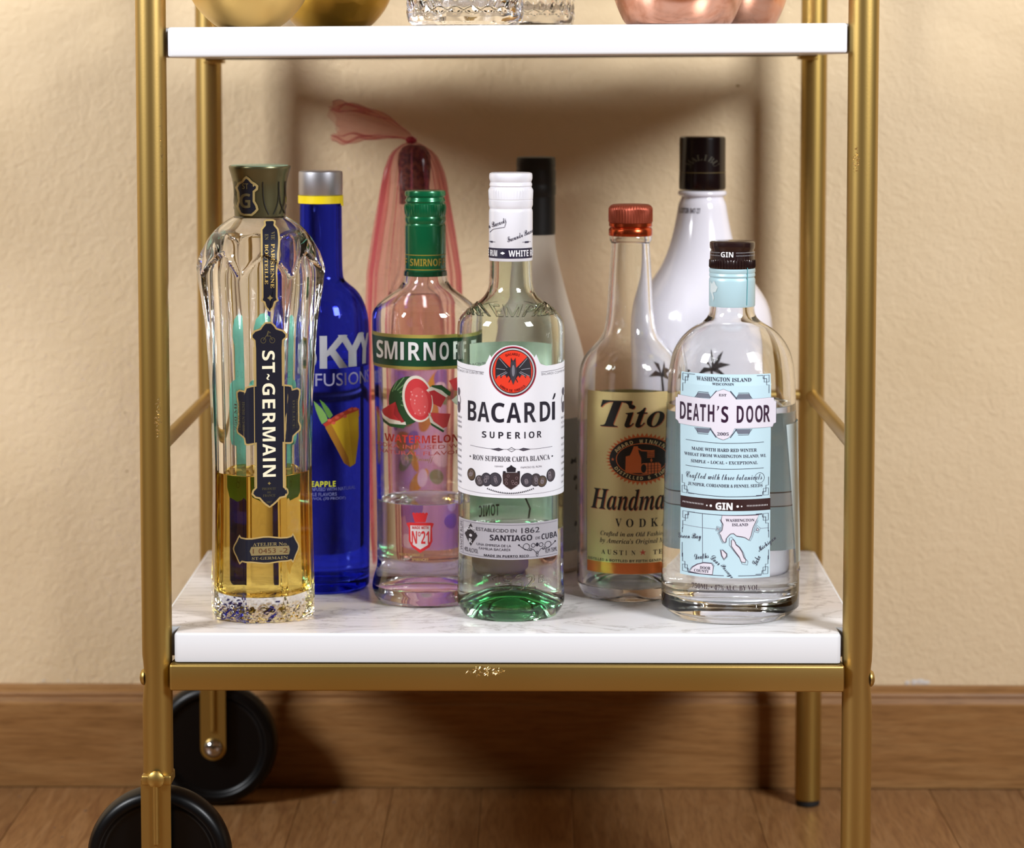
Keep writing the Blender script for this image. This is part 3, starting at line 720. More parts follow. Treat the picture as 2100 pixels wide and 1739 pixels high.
d.rect(831, 523, 916, 524.5, gd); d.rect(831, 553, 916, 554.5, gd); d.text('SMIRNOFF', 842, 531, 913, 546, gd, font='bold'); d.text('F', 832, 531, 836, 546, gd, font='bold'); d.build('cap_print', B)
d = Decal(f, rz4, eps=.00015)
G1, G2 = '0C4A30', 'A89A4A'
def bandpts(y0, y1, x0, x1): return [(x0, y0), (x1, y0), (x1, y1), (x0, y1)]
d.add([(760, 687), (987, 687), (987, 758), (760, 758)], [(0, 1, 2, 3)], G2, 0, (760, 987)); d.rect(759, 694, 986, 752, G1, 1)
lt = [('S', 773, 787), ('M', 790, 816), ('I', 822, 829), ('R', 838, 862), ('N', 869, 893), ('O', 901, 920), ('F', 929, 944), ('F', 958, 970)]
for ch, x0, x1 in lt:
    if ch == 'I': d.rect(x0+1.5, 704, x1+1.5, 740, '0A2A1C', 2); d.rect(x0, 702, x1, 739, 'F0F0F2', 4)
    else: d.text(ch, x0+1.6, 704, x1+1.6, 741, '0A2A1C', font='bold', lay=2); d.text(ch, x0, 702, x1, 739, 'F0F0F2', font='bold', lay=4)
LBL = d.build('label_band', B, step=.05)
d = Decal(f, rz4, eps=.00015)
# watermelon: whole fruit cut open, wedges around it
d.ell(836, 822, 38, 50, '234A26', 0, 36, rot=.15)
for i in range(7): a = -2.2+i*.45; d.line([(836+36*cos(a), 822+48*sin(a)), (820+20*cos(a), 822+30*sin(a)), (812+12*cos(a), 822+20*sin(a))], 2.2, '6E9A62', 1)
d.ell(857, 818, 31, 48, 'EDE8DA', 2, 40, rot=-.16); d.ell(858, 819, 27, 43, 'D83E44', 3, 40, rot=-.16); d.ell(860, 824, 18, 30, 'E0585A', 4, 30, rot=-.16)
for i in range(14): d.ell(858+random.uniform(-17, 17), 820+random.uniform(-30, 30), 1.4, 2, 'F0A0A0', 5, 6)
d.poly([(783, 858), (812, 870), (834, 872), (828, 880), (800, 878), (786, 870)], '2C5B30', 2); d.poly([(782, 848), (790, 858), (832, 866), (833, 872), (800, 872), (785, 862)], 'EDE8DA', 3); d.poly([(784, 846), (812, 826), (818, 846), (830, 866), (800, 862), (788, 856)], 'CE3238', 4); d.poly([(812, 826), (818, 846), (830, 866), (824, 868), (808, 852)], 'A8242C', 5)
d.poly([(876, 800), (886, 790), (905, 790), (924, 806), (922, 814), (908, 806)], '2C5B30', 5); d.poly([(874, 800), (884, 793), (905, 801), (918, 813), (912, 818), (880, 806)], 'EDE8DA', 6); d.poly([(878, 803), (890, 800), (914, 816), (903, 836), (888, 828), (886, 812)], 'C8343C', 7)
d.poly([(878, 850), (884, 872), (908, 888), (911, 883), (890, 868)], '2C5B30', 5); d.poly([(878, 845), (882, 866), (910, 884), (911, 878), (886, 860)], 'EDE8DA', 6); d.poly([(882, 846), (923, 850), (916, 876), (908, 879), (888, 864)], 'D8484C', 7)
d.poly([(920, 782), (936, 776), (938, 805), (930, 802)], 'D0343C', 5); d.poly([(925, 822), (938, 812), (938, 835), (930, 828)], 'DCE0D0', 5)
d.build('fruit_picture', B, step=.05); d = Decal(f, rz4, eps=.00015)
d.text('WATERMELON', 789, 893, 940, 909, 'C8382C', font='bold', lay=3); d.text('VODKA INFUSED WITH', 772, 913, 962, 921, 'C85A50', lay=3, wrap=True); d.text('NATURAL FLAVORS', 780, 926, 950, 934, 'C85A50', lay=3, wrap=True)
d.text('Pierre Smirnoff', 828, 936, 888, 950, '9A7A3A', font='script', lay=3)
d.build('lettering', B, step=.05); d = Decal(f, rz4, eps=.00015)
# red shield with crown, number 21
d.poly([(833, 1074), (838, 1072), (884, 1072), (889, 1074), (885, 1084), (886, 1110), (880, 1122), (861, 1134), (844, 1122), (838, 1110), (838, 1084)], 'D22E34', 0)
d.poly([(841, 1078), (882, 1078), (881, 1110), (876, 1118), (861, 1127), (847, 1118), (842, 1110)], 'DCCFD0', 1)
d.poly([(846, 1056), (853, 1053), (861, 1052), (869, 1053), (876, 1056), (872, 1071), (850, 1071)], 'D22E34', 2)
for i in range(5): d.ell(848+i*6.5, 1054, 3, 3, 'D22E34', 3, 10)
d.text('MADE WITH', 845, 1079, 878, 1085, 'C8343A', lay=3, font='bold'); d.text('Nº21', 844, 1089, 879, 1115, 'D22E34', lay=3, font='bold')
for y_, x0, x1 in ((1136, 818, 868), (1145, 844, 878)): d.text('MADE BY THE SMIRNOFF CO' if y_ < 1140 else 'SMIRNOFF', x0, y_, x1, y_+5, 'C0A060', lay=3)
d.build('shield_emblem', B, step=.05)

# ---- 5. white rum bottle in front
f = Frame(1047.5, 1276, 104, SHELF_Z)
B = root('rum_bottle', 'white-labelled rum bottle with white cap and red bat roundel, front centre', 'bottle')
rumg = glass('sea_green_glass', (.955, .985, .955))
P = f.prof([(96, 1276), (105, 1262), (110, 1246), (110.5, 1228), (109, 1190), (108, 1150), (108, 1030), (109, 900), (110, 700), (110, 675), (108, 657), (101, 645), (86, 632), (66, 618), (52, 604), (46, 590), (44, 570), (43.5, 545), (43, 525)])
P = [(a, max(b, SHELF_Z+.0003+.004*i)) if i < 3 else (a, b) for i, (a, b) in enumerate(P)]; P[0] = (P[0][0], SHELF_Z+.0003)
_, rz5 = bottle(f, P, 'glass_body', B, rumg, wall=.0028, base=.006, liquid=f.z(1076), liqm=water, punt=.014, inner_m=glass('sea_green_glass_inner', (.955, .985, .96)))
# thick tinted glass in the base shows green
bm = bmesh.new(); r0 = P[1][0]*.86; zb_ = SHELF_Z+.0009
lathe(bm, [(0, zb_+.0165), (r0*.35, zb_+.0142), (r0*.62, zb_+.0088), (r0*.85, zb_+.0028)], Matrix.Translation((f.X, f.Y, 0)), 64)
lathe(bm, [(0, zb_+.0150), (r0*.35, zb_+.0128), (r0*.62, zb_+.0074), (r0*.85, zb_+.0015)], Matrix.Translation((f.X, f.Y, 0)), 64, flip=True)
mk('punt', bm, glass('bottle_green_glass', (.55, .88, .66), 1.12), B, True)
wcap = mat('white_gloss_cap', 'E3E3EB', .22, 0, coat=.4)
capm(f, [(40, 353.5), (43.5, 355), (44.5, 359), (44.5, 366), (43, 370.5), (42, 373), (43.5, 376), (44, 380), (42.5, 382.5), (44.5, 386), (45.5, 390), (45.5, 406), (45.5, 408), (44.8, 409), (45.5, 410), (45.3, 420), (44, 424.5), (43, 427), (44.5, 430), (45, 434), (45, 532), (44, 533.5)], wcap, B, knurl=(387, 405), amp=.0002)
d = Decal(f, lambda z: 45*f.k(500)); INK = '2A2540'
d.rect(1000, 509.5, 1091, 530.5, '1C1630', 0)
d.text('E RUM', 1001, 513.5, 1020, 526.5, 'F1F0F6', font='bold', lay=3); d.text('WHITE RUM', 1043, 513.5, 1096, 526.5, 'F1F0F6', font='bold', lay=3, wrap=True)
d.poly([(1026, 519.5), (1031, 516.5), (1036, 519.5), (1031, 522.5)], 'F1F0F6', 3)
d.text('Facundo Bacardi', 1038, 475, 1106, 486, INK, font='script', ang=20, lay=2); d.text('Facundo Bacardi', 972, 458, 1040, 469, INK, font='script', ang=22, lay=2)
d.line([(1005, 478), (1012, 471), (1035, 466), (1038, 456)], .9, INK, 2)
d.line([(1001, 497), (1016, 497)], .8, INK, 2); d.line([(1071, 497), (1088, 497)], .8, INK, 2); d.rect(1006, 495.5, 1011, 499, INK, 2); d.rect(1076, 495.5, 1084, 499, INK, 2)
d.build('cap_print', B)
emboss(f, rz5, 'UNA EMPRESA', 958, 624, 1140, 650, rumg, B, depth=.0011)
WH = 'E8E8EF'; K = '1E1B2A'
d = Decal(f, rz5, eps=.00014)
top = [(936, 749)]+[(960+i*4, 752+.2*i) for i in range(0, 7)]+[(996, 748), (1001, 738), (1005, 728)]
arc_ = [(1052+49*sin(a), 757-49*cos(a)) for a in [radians(-62+124*i/24) for i in range(25)]]
mir = [(2104-x, y) for x, y in top[::-1]]
d.poly(top+arc_+mir+[(1168, 1024), (936, 1020)], WH, 0)
d.line([(936, 760), (993, 765)], 1, '6A6470', 1); d.line([(1109, 765), (1164, 762)], 1, '6A6470', 1)
d.text('FUNDADO EN SANTIAGO DE CUBA EN 1862', 900, 765, 992, 770, '55505E', lay=1, wrap=False); d.text('BACARDI COMPANY', 1110, 767, 1166, 772, '55505E', lay=1)
cx, cyy = 1051.5, 762
for a_, c_ in ((48, 'B01E3C'), (46, '1A1414'), (44.3, 'BDBDC2'), (41.5, '1A1414'), (40, 'E23A22')): d.ell(cx, cyy, a_, a_*1.08, c_, 1+(48-int(a_))//2, 56)
# the bat, wings spread
BAT = '23222A'
wing = [(0, -4), (6, -8), (12, -14), (20, -22), (28, -30), (33, -22), (36, -8), (36, 6), (35, 16), (31, 9), (27, 6), (25, 14), (21, 8), (16, 7), (13, 13), (10, 8), (7, 12), (3, 18)]
for s_ in (-1, 1):
    d.poly([(cx+1+s_*x, cyy+y) for x, y in wing], BAT, 7)
    for a_, b_ in (((12, -8), (28, -27)), ((16, -4), (34, -6)), ((14, 0), (33, 10)), ((12, 2), (25, 10))): d.line([(cx+1+s_*a_[0], cyy+a_[1]), (cx+1+s_*b_[0], cyy+b_[1])], 1.3, '8A8A94', 8)
    d.line([(cx+1+s_*5, cyy+14), (cx+1+s_*9, cyy+22)], 1.6, BAT, 7)
    d.poly([(cx+1+s_*1, cyy-22), (cx+1+s_*4.5, cyy-29), (cx+1+s_*5, cyy-18)], BAT, 8)
d.poly([(cx+1, cyy-24), (cx+6, cyy-18), (cx+7, cyy-8), (cx+8, cyy+2), (cx+5, cyy+16), (cx+1, cyy+27), (cx-3, cyy+16), (cx-6, cyy+2), (cx-5, cyy-8), (cx-4, cyy-18)], '3A3942', 9); d.ell(cx+1, cyy-2, 3, 12, '7A7A84', 10, 14)
d.arc('BACARDI', cx, cyy, 34, 36, -22, 22, 5, '7A1410', 7); d.arc('MARCA DE FABRICA', cx, cyy, 36, 39, 220, 140, 5, '7A1410', 7, inward=True)
for ch, x0, x1 in (('B', 960, 977.5), ('A', 980, 1004), ('C', 1008, 1035), ('A', 1039, 1068), ('R', 1075, 1099), ('D', 1106.5, 1128)): d.text(ch, x0, 826, x1, 867, K, font='bold')
d.rect(1131.5, 829, 1137.5, 866.5, K, 3); d.poly([(1132, 824), (1136, 812), (1139, 812), (1138, 818), (1135, 824)], K, 3)
for ch, x0, x1 in zip('SUPERIOR', (989, 1005, 1022.5, 1040, 1056.5, 1075, 1084, 1101), (998, 1014.5, 1032.5, 1048, 1067, 1077.4, 1095.5, 1110)):
    if ch == 'I': d.rect(x0, 886, x1, 899.5, K, 3)
    else: d.text(ch, x0, 886, x1, 899.5, K, font='bold')
d.line([(965, 918), (1000, 921)], .9, '6A6470', 2); d.line([(1098, 922), (1132, 921)], .9, '6A6470', 2)
for x_ in (1020, 1076): d.poly([(x_-13, 922), (x_+3, 918.5), (x_+13, 922), (x_+3, 925.5)] if x_ < 1050 else [(x_-13, 922), (x_-3, 918.5), (x_+13, 922), (x_-3, 925.5)], '4A4552', 2)
d.line([(1041, 922), (1049, 917.5), (1057, 922), (1049, 926.5)], 1.2, '2A2735', 2, closed=True); d.line([(1000, 921), (1098, 922)], .8, '6A6470', 2)
d.text('RON SUPERIOR CARTA BLANCA', 970, 936, 1127, 947, '34303E', font='serif', lay=2)
for x_ in (965, 1132): d.poly([(x_-2, 941), (x_, 939), (x_+2, 941), (x_, 943)], K, 2)
MD = ['5A4A3C', '463E42', '3C3842', '403C46', '4A4248']
for i, (x_, y_, a_, b_) in enumerate([(967.4, 978, 8.5, 13), (984.4, 989, 9.5, 11.5), (998, 985, 11, 14), (1016, 984, 13, 14.5), (1129, 980, 9, 13.5), (1111, 990, 10, 12), (1098, 986, 11, 13.5), (1080.5, 985, 13, 14.5)]):
    d.ell(x_, y_, a_, b_, '221F28', 2, 28); d.ell(x_, y_, a_-1.4, b_-1.6, MD[i % 5], 3, 28)
    for q in range(4): d.ring(x_+random.uniform(-3, 3), y_+random.uniform(-5, 5), 3, 4, .9, '8A8088', 4, 10)
d.poly([(1031, 974), (1036, 969), (1061, 969), (1066, 974), (1065, 992), (1058, 998), (1048, 1004), (1038, 998), (1032, 992)], '3A2A2C', 4); d.poly([(1040, 968), (1039, 960), (1046, 956), (1048, 953), (1051, 956), (1058, 960), (1057, 968)], '221F28', 4)
for x_ in (1034, 1063): d.poly([(x_-3, 976), (x_-2, 966), (x_+3, 966), (x_+3, 976)], '221F28', 4)
for q in range(8): d.ring(1048+random.uniform(-12, 12), 984+random.uniform(-9, 9), 3, 3, .9, '7A6468', 5, 8)
for i in range(26):
    x_ = 1000+i*3.7; y_ = 1004+8*(1-((x_-1046)/46)**2); d.poly([(x_-1.5, y_), (x_+1, y_-2.5), (x_+2.2, y_+1.5)], '2A2735', 2)
d.text('EL QUE HA HECHO', 1015, 955, 1032, 959, '6A6470', lay=2); d.text('FAMOSO EL RON', 1068, 957, 1110, 961, '6A6470', lay=2)
for i, (y0, t_) in enumerate([(862, 'BACARDI'), (872, 'CUBA'), (882, 'HAS BEEN'), (905, 'PRODUCED'), (918, 'ACCORDING'), (931, 'TO THE'), (944, 'ORIGINAL'), (957, 'FORMULA'), (970, 'CREATED IN'), (983, 'SANTIAGO'), (996, 'DE CUBA')]):
    d.text(t_, 934, y0, 947, y0+4.5, '55505E', lay=2); d.text(t_, 1151, y0+2, 1166, y0+6.5, '55505E', lay=2)
for x_ in (941, 1155): d.ell(x_, 812, 3, 8, '5A5662', 2, 16); d.ell(x_, 845, 3.4, 12, '5A5662', 2, 16); d.ring(x_, 830, 4, 12, 1, '3A3642', 3, 16)
d.line([(936, 1010), (990, 1014), (1050, 1015), (1110, 1014), (1166, 1010)], .9, '8A8490', 1)
d.build('front_label', B, step=.05)
d = Decal(f, rz5, eps=.00014)
d.rect(941, 1073, 1144, 1148, 'A9A6AE', 0); d.line([(944, 1077), (1142, 1077)], .8, '5A5662', 1); d.line([(944, 1144), (1142, 1144)], .8, '5A5662', 1); d.line([(950, 1077), (950, 1144)], .7, '5A5662', 1)
d.poly([(953.5, 1103), (966, 1079), (980, 1103), (966, 1126)], '221F28', 2); d.text('R', 962.5, 1111, 969, 1120, 'C8C6CC', font='bold', lay=4); d.arc('BACARDI', 966, 1104, 13, 15, -52, 52, 6, 'C8C6CC', 4); d.ell(966, 1104, 3, 3, 'C8C6CC', 4, 12)
d.text('ESTABLECIDO EN', 977, 1085, 1059, 1092, K, lay=3); d.text('1862', 1069, 1083, 1106, 1094, K, lay=3)
d.text('SANTIAGO', 1005, 1097.5, 1091, 1109.5, K, lay=3, font='bold'); d.text('DE', 1098, 1103, 1107, 1108, K, lay=3); d.text('CUBA', 1110, 1098, 1142, 1110, K, lay=3, font='bold')
d.text('UNA EMPRESA DE LA', 978, 1117, 1048, 1122, '3A3644', lay=3); d.text('FAMILIA BACARDI', 983, 1125, 1046, 1130, '3A3644', lay=3)
d.text('40% ALC/VOL', 953, 1130, 981, 1139, '3A3644', lay=3); d.text('MADE IN PUERTO RICO', 993, 1138.5, 1084, 1143, K, lay=3, font='bold'); d.text('RUM 750ML', 1118, 1130, 1142, 1139, '3A3644', lay=3)
d.text('WHITE RUM', 944, 1080, 949, 1140, '4A4654', lay=3, rot=-90)
for s_ in (-1, 1):
    c_ = 1101
    for (a_, b_, r_) in ((22, 1122, 7), (8, 1120, 4.5), (13, 1128, 3)): d.ring(c_+s_*a_, b_, r_, r_, 1.1, K, 3, 20)
    d.line([(c_, 1138), (c_+s_*8, 1128), (c_+s_*18, 1130), (c_+s_*30, 1124), (c_+s_*36, 1119)], 1.1, K, 3); d.ell(c_+s_*37, 1118, 1.8, 1.8, K, 3, 10)
d.ell(c_, 1119, 3, 4, K, 3, 12); d.ring(c_, 1138, 2.4, 6, 1, K, 3, 14)
d.build('lower_label', B, step=.05)
emboss(f, rz5, '1862', 1010, 1178, 1096, 1210, rumg, B, depth=.0012); emboss(f, rz5, 'F', 991, 1185, 1000, 1198, rumg, B, depth=.0005); emboss(f, rz5, 'B', 1104, 1182, 1115, 1198, rumg, B, depth=.0005)
d = Decal(f, rz5, eps=.0003, back=True)
d.poly([(955, 700), (1140, 700), (1140, 1060), (1125, 1078), (970, 1078), (955, 1060)], 'F2F6EE', 0)
d.ell(1030, 1046, 58, 44, 'FAFCF8', 1, 36); d.text('TONIC', 976, 1032, 1022, 1056, '17181C', font='bold', mirror=True, lay=3); d.line([(1080, 1020), (1090, 1040), (1086, 1068)], 4, '17181C', 3)
d.build('back_label', B, step=.05)

# ---- 6. frosted bottle with the long black capsule, behind
f = Frame(1099, 1190, 98, SHELF_Z, Y=.222)
B = root('frosted_bottle', 'tall frosted glass bottle with long black capsule, behind the white-capped rum bottle', 'bottle')
P = f.prof([(88, 1200), (96, 1185), (98, 1160), (100, 900), (101, 800), (100, 735), (93, 705), (80, 660), (66, 615), (54, 570), (44, 530), (39.5, 500), (38, 470), (37, 440)]); P = [(a, max(b, SHELF_Z+.0003+.003*i)) if i < 2 else (a, b) for i, (a, b) in enumerate(P)]; P[0] = (P[0][0], SHELF_Z+.0003)
fro = mat('frosted_glass', 'DCCFBE', .5); bs(fro).inputs['Transmission Weight'].default_value = .3; bs(fro).inputs['IOR'].default_value = 1.2
op = chaikin(P, 2); bm = bmesh.new(); lathe(bm, [(0, op[0][1])]+op+[(0, op[-1][1])], Matrix.Translation((f.X, f.Y, 0)), 96); mk('glass_body', bm, fro, B, True, 50); rz6 = rfun_from(op)
capm(f, [(36, 321.5), (39, 323), (40, 328), (40.5, 340), (39.5, 345), (40.5, 350), (41, 372), (40, 377), (41, 381), (41, 397), (39.5, 401), (39.6, 404), (40, 470), (39.5, 480)], mat('black_capsule', '0A0908', .45), B, 'capsule')
d = Decal(f, rz6); d.rect(1010, 862, 1215, 1135, '8F8C80', 0)
for (a_, b_) in ((1174, 950), (1180, 985), (1184, 1005), (1182, 1080)):
    d.poly([(a_-5, b_+4), (a_-2, b_-6), (a_+2, b_-2), (a_+7, b_-7), (a_+8, b_+6), (a_+2, b_+3), (a_-1, b_+7)], '1B1A18', 2)
d.build('label', B)

# ---- 7. vodka bottle with copper cap
f = Frame(1292, 1235, 100, SHELF_Z)
B = root('vodka_bottle', 'clear bottle with copper cap and tan label of black script lettering', 'bottle')
P = f.prof([(94, 1235), (102, 1222), (106, 1205), (107.5, 1180), (108, 900), (107, 820), (105.5, 775), (102, 748), (92, 727), (72, 705), (58, 688), (51, 668), (47, 630), (45, 590), (42, 540), (39.5, 505), (39.5, 496), (43.5, 493), (44, 487), (43, 483)]); P[0] = (P[0][0], SHELF_Z+.0003)
P = [(a, max(b, SHELF_Z+.0003+.004*i)) if i < 3 else (a, b) for i, (a, b) in enumerate(P)]
_, rz7 = bottle(f, P, 'glass_body', B, clear, wall=.0028, base=.007, punt=.006)
cop = mat('copper_foil', 'C4532C', .22, .9); copk = mat('ribbed_copper_cap', 'A04A34', .4, .6)
capm(f, [(37, 419), (41, 421), (44, 426), (44.5, 430), (44.5, 454), (44, 456)], copk, B, knurl=(424, 455), amp=.0003, kn=48)
capm(f, [(43, 456), (44.5, 457), (44.5, 463), (43, 464.5), (42, 466), (43.5, 468), (44.8, 470), (45, 481), (44, 483)], cop, B, 'cap_ring')
d = Decal(f, rz7, eps=.00014); TN = 'C9B27C'; KK = '141210'; OR = 'C4602E'
d.add([(1206, 805), (1403, 805), (1403, 1178), (1206, 1178)], [(0, 1, 2, 3)], TN, 0, (1206, 1403)); d.rect(1206, 1155, 1403, 1177.5, mat('copper_band', 'C96A32', .3, .7), 1)
def sh(t_, x0, y0, x1, y1, font='italic', **k):
    d.text(t_, x0+1.6, y0+1.2, x1+1.6, y1+1.2, 'B8603A', font=font, lay=1, **k); d.text(t_, x0, y0, x1, y1, KK, font=font, lay=3, **k)
sh('T', 1232, 822, 1297, 876); sh('ito', 1281, 830, 1362, 877); sh("'s", 1366, 828, 1392, 877)
d.ell(1317, 942, 74, 54, OR, 1, 96, jag=-.13); d.ell(1317, 942, 66, 45, KK, 2, 60); d.ring(1317, 942, 53, 33, 1.6, OR, 3, 60)
d.arc('AWARD WINNING', 1317, 944, 60, 39, -60, 56, 7.5, 'C9B27C', 4); d.arc('DISTILLED 6 TIMES', 1317, 941, 60, 40, 240, 122, 7, 'C9B27C', 4, inward=True)
d.text('★', 1254, 939, 1261, 946, OR, lay=4)
d.poly([(1284, 936), (1292, 934), (1296, 926), (1300, 915), (1308, 915), (1310, 928), (1315, 940), (1315, 970), (1283, 970)], OR, 5)
d.line([(1302, 916), (1316, 924), (1340, 926)], 2.6, OR, 5)
for i in range(5): d.rect(1327, 924+i*3.3, 1342, 926+i*3.3, OR, 5)
d.poly([(1333, 944), (1336, 940), (1338, 946), (1335, 949)], OR, 5)
d.ell(1320, 961, 7, 11, OR, 5, 24); d.ell(1320, 961, 5.4, 9, KK, 6, 24)
d.poly([(1320, 950), (1350, 950), (1355, 955), (1355, 967), (1350, 972), (1320, 972), (1325, 966), (1326, 958)], OR, 5)
for i in range(4): d.rect(1328+i*6.5, 950, 1329.4+i*6.5, 972, KK, 6)
for y_ in (956, 961, 967): d.rect(1326, y_, 1353, y_+.8, KK, 6)
sh('Handmade', 1213, 1003, 1402, 1047)
d.text('V', 1263, 1064, 1276, 1081, KK, font='serif'); d.text('O', 1285, 1064, 1300, 1081, KK, font='serif'); d.text('D', 1311, 1064, 1325, 1081, KK, font='serif'); d.text('K', 1335, 1064, 1350, 1081, KK, font='serif'); d.text('A', 1356, 1064, 1370, 1081, KK, font='serif')
d.text('Crafted in an Old Fashioned Pot Still', 1233, 1091, 1396, 1103, '2A2520', font='italic', wrap=True); d.text("by America's Original Microdistillery", 1232, 1105, 1398, 1118, '2A2520', font='italic', wrap=True)
for i, ch in enumerate('AUSTIN'): x0 = 1235+i*12.2; d.text(ch, x0, 1129, x0+(8 if ch != 'I' else 3), 1138.5, KK, font='serif')
d.text('★', 1312, 1126, 1326, 1139, 'C4503A', lay=3)
for i, ch in enumerate('TEXAS'): x0 = 1340+i*11; d.text(ch, x0, 1129, x0+8, 1138.5, KK, font='serif')
d.text('DISTILLED & BOTTLED BY FIFTH GENERATION, INC. AUSTIN', 1208, 1148, 1400, 1154, KK, font='bold', wrap=True)
d.build('front_label', B, step=.05)
d = Decal(f, rz7, eps=.0003, back=True); d.rect(1196, 798, 1390, 1150, '9C8A50', 0); d.build('back_label', B, step=.05)

# ---- 8. white coconut-rum bottle behind
f = Frame(1438, 1180, 130, SHELF_Z, Y=.228)
B = root('rum_bottle', 'opaque white round-shouldered bottle with black cap, tallest behind the gin bottle', 'bottle')
P = f.prof([(120, 1185), (130, 1160), (133, 1130), (136, 1000), (139, 850), (143.5, 740), (145, 690), (144, 655), (136, 622), (118, 592), (92, 560), (76, 530), (64, 495), (56, 460), (51, 432), (49, 418), (43, 405), (43, 402), (49.5, 400), (50, 394), (48, 391), (44, 390)]); P = [(a, max(b, SHELF_Z+.0003+.003*i)) if i < 2 else (a, b) for i, (a, b) in enumerate(P)]; P[0] = (P[0][0], SHELF_Z+.0003)
op = chaikin(P, 1); bm = bmesh.new(); lathe(bm, [(0, op[0][1])]+op+[(0, op[-1][1])], Matrix.Translation((f.X, f.Y, 0)), 96); mk('body', bm, mat('white_porcelain_gloss', 'E6E4EE', .12, coat=.3), B, True, 50); rz8 = rfun_from(op)
capm(f, [(44, 280), (46.8, 282), (47.3, 286), (47.3, 356), (47.8, 364), (48, 384), (47, 388)], mat('black_gloss_cap', '14090A', .2), B)
d = Decal(f, lambda z: 47.5*f.k(330)); d.arc('MALIBU', 1438, 350, 31, 27, -58, 58, 12, '3A3424', 2, font='serif'); d.rect(1391, 354, 1486, 355.5, '5A4A24', 1); d.build('cap_print', B)
d = Decal(f, rz8); 
d.text('LOT2K 047-27', 1392, 427, 1434, 438, '4A4854', lay=2, font='bold')
BK = '2A2226'
for base_, leaves in (((1368, 772), [(-26, 6, -6), (-16, -18, -10), (8, -24, -2), (22, -10, 4), (26, 10, 6), (4, 20, 6)]), ((1452, 758), [(-30, 10, -8), (-22, -16, -8), (-2, -30, -8), (22, -26, 2), (36, -6, 8), (34, 16, 8)])):
    bx, by = base_
    for dx, dy, w_ in leaves:
        mx_, my_ = bx+dx*.55-dy*.15, by+dy*.55-5; d.poly([(bx, by-3), (mx_, my_-5), (bx+dx*1.25, by+dy*1.25), (mx_+3, my_+5), (bx+2, by+3)], BK, 2)
    d.poly([(bx-2, by), (bx+3, by), (bx+12, by+70), (bx+5, by+70)], BK, 2)
d.text('MALIBU', 1350, 880, 1530, 930, BK, font='bold', lay=2, wrap=True)
d.rect(1310, 1000, 1566, 1003, '8A8484', 2); d.rect(1310, 1028, 1566, 1031, '8A8484', 2); d.build('print', B, step=.06, zstep=.01)

# ---- 9. gin bottle, front right
f = Frame(1500, 1282, 134, SHELF_Z)
B = root('gin_bottle', 'squat clear gin bottle with dark brown cap and pale blue map label', 'bottle')
P = f.prof([(120, 1282), (132, 1270), (139, 1256), (141.5, 1236), (140.5, 1150), (137, 1000), (134.5, 900), (132, 825), (129.5, 765), (122, 724), (108, 697), (88, 676), (66, 663), (52, 653), (47, 642), (46, 630), (45, 615)]); P = [(a, max(b, SHELF_Z+.0003+.003*i)) if i < 3 else (a, b) for i, (a, b) in enumerate(P)]; P[0] = (P[0][0], SHELF_Z+.0003)
_, rz9 = bottle(f, P, 'glass_body', B, clear, wall=.0030, base=.0125, liquid=f.z(824), liqm=water, punt=.0035)
brn = mat('dark_brown_cap', '2A1A1A', .22, .2, coat=.4); sky = mat('pale_blue_sleeve', 'B9DAE4', .35, .1)
capm(f, [(43, 494), (46, 496), (46.5, 501), (46, 508), (44, 511.5), (44, 514), (45.6, 516), (45.8, 531), (46.5, 533), (46.8, 546), (46, 549)], brn, B, knurl=(532, 546), amp=.0004)
capm(f, [(46, 549.5), (47.3, 551), (47.3, 557), (46, 559), (47, 561), (47.2, 565), (45.3, 568), (47, 571), (47.3, 575), (47.3, 625), (46.5, 627)], sky, B, 'neck_sleeve')
d = Decal(f, lambda z: 46*f.k(520)); d.text('GIN', 1477, 517, 1502, 528, 'F0F0F2', font='bold', lay=3)
for i in range(40):
    a_ = 1455+i*2.3
    if not 1474 < a_ < 1506 and a_ < 1545: d.rect(a_, 518, a_+1, 520, 'A0A0A4', 2); d.rect(a_, 524, a_+1, 526, 'A0A0A4', 2)
d.build('cap_print', B)
d = Decal(f, lambda z: 47.5*f.k(590)); d.poly([(1456, 578), (1459, 584), (1464, 577), (1467, 585), (1471, 590), (1467, 600), (1461, 602), (1464, 612), (1462, 620), (1459, 606), (1456, 600)], 'D9E8EC', 1); d.line([(1531, 550), (1531, 575), (1530, 627)], 1.4, '5FA8B0', 1); d.build('sleeve_print', B)
d = Decal(f, rz9, eps=.00014); LB, IN, PN = 'C2E0EC', '2E2A44', 'E2DEEA'
d.rect(1398, 768, 1579, 1022, LB, 0); d.rect(1398, 1024, 1580, 1048, '33191A', 1); d.rect(1398, 1022, 1580, 1186, LB, 0)
def corner(x, y, sx, sy):
    q = lambda a, b: (x+sx*a, y+sy*b)
    d.line([q(3, 40), q(3, 23), q(8, 23), q(8, 17)], 1.1, IN, 2); d.line([q(28, 3), q(15, 3), q(15, 8), q(13, 8)], 1.1, IN, 2)
    d.line([q(3, 3), q(13, 3), q(13, 17), q(3, 17)], 1.1, IN, 2, closed=True); d.line([q(8, 10), q(15, 10), q(15, 5)], 1.1, IN, 2); d.line([q(8, 17), q(8, 10)], 1.1, IN, 2)
for x, y, a, b in ((1398, 768, 1, 1), (1579, 768, -1, 1), (1398, 1020, 1, -1), (1579, 1020, -1, -1), (1400, 1052, 1, 1), (1579, 1052, -1, 1), (1400, 1182, 1, -1), (1579, 1182, -1, -1)): corner(x, y, a, b)
d.line([(1414, 1016), (1490, 1019), (1563, 1018)], 1.1, IN, 2); d.line([(1414, 1055), (1490, 1057), (1563, 1056)], 1.1, IN, 2)
d.line([(1414, 1180), (1487, 1181)], 1.1, IN, 2); d.line([(1516, 1181), (1563, 1181)], 1.1, IN, 2)
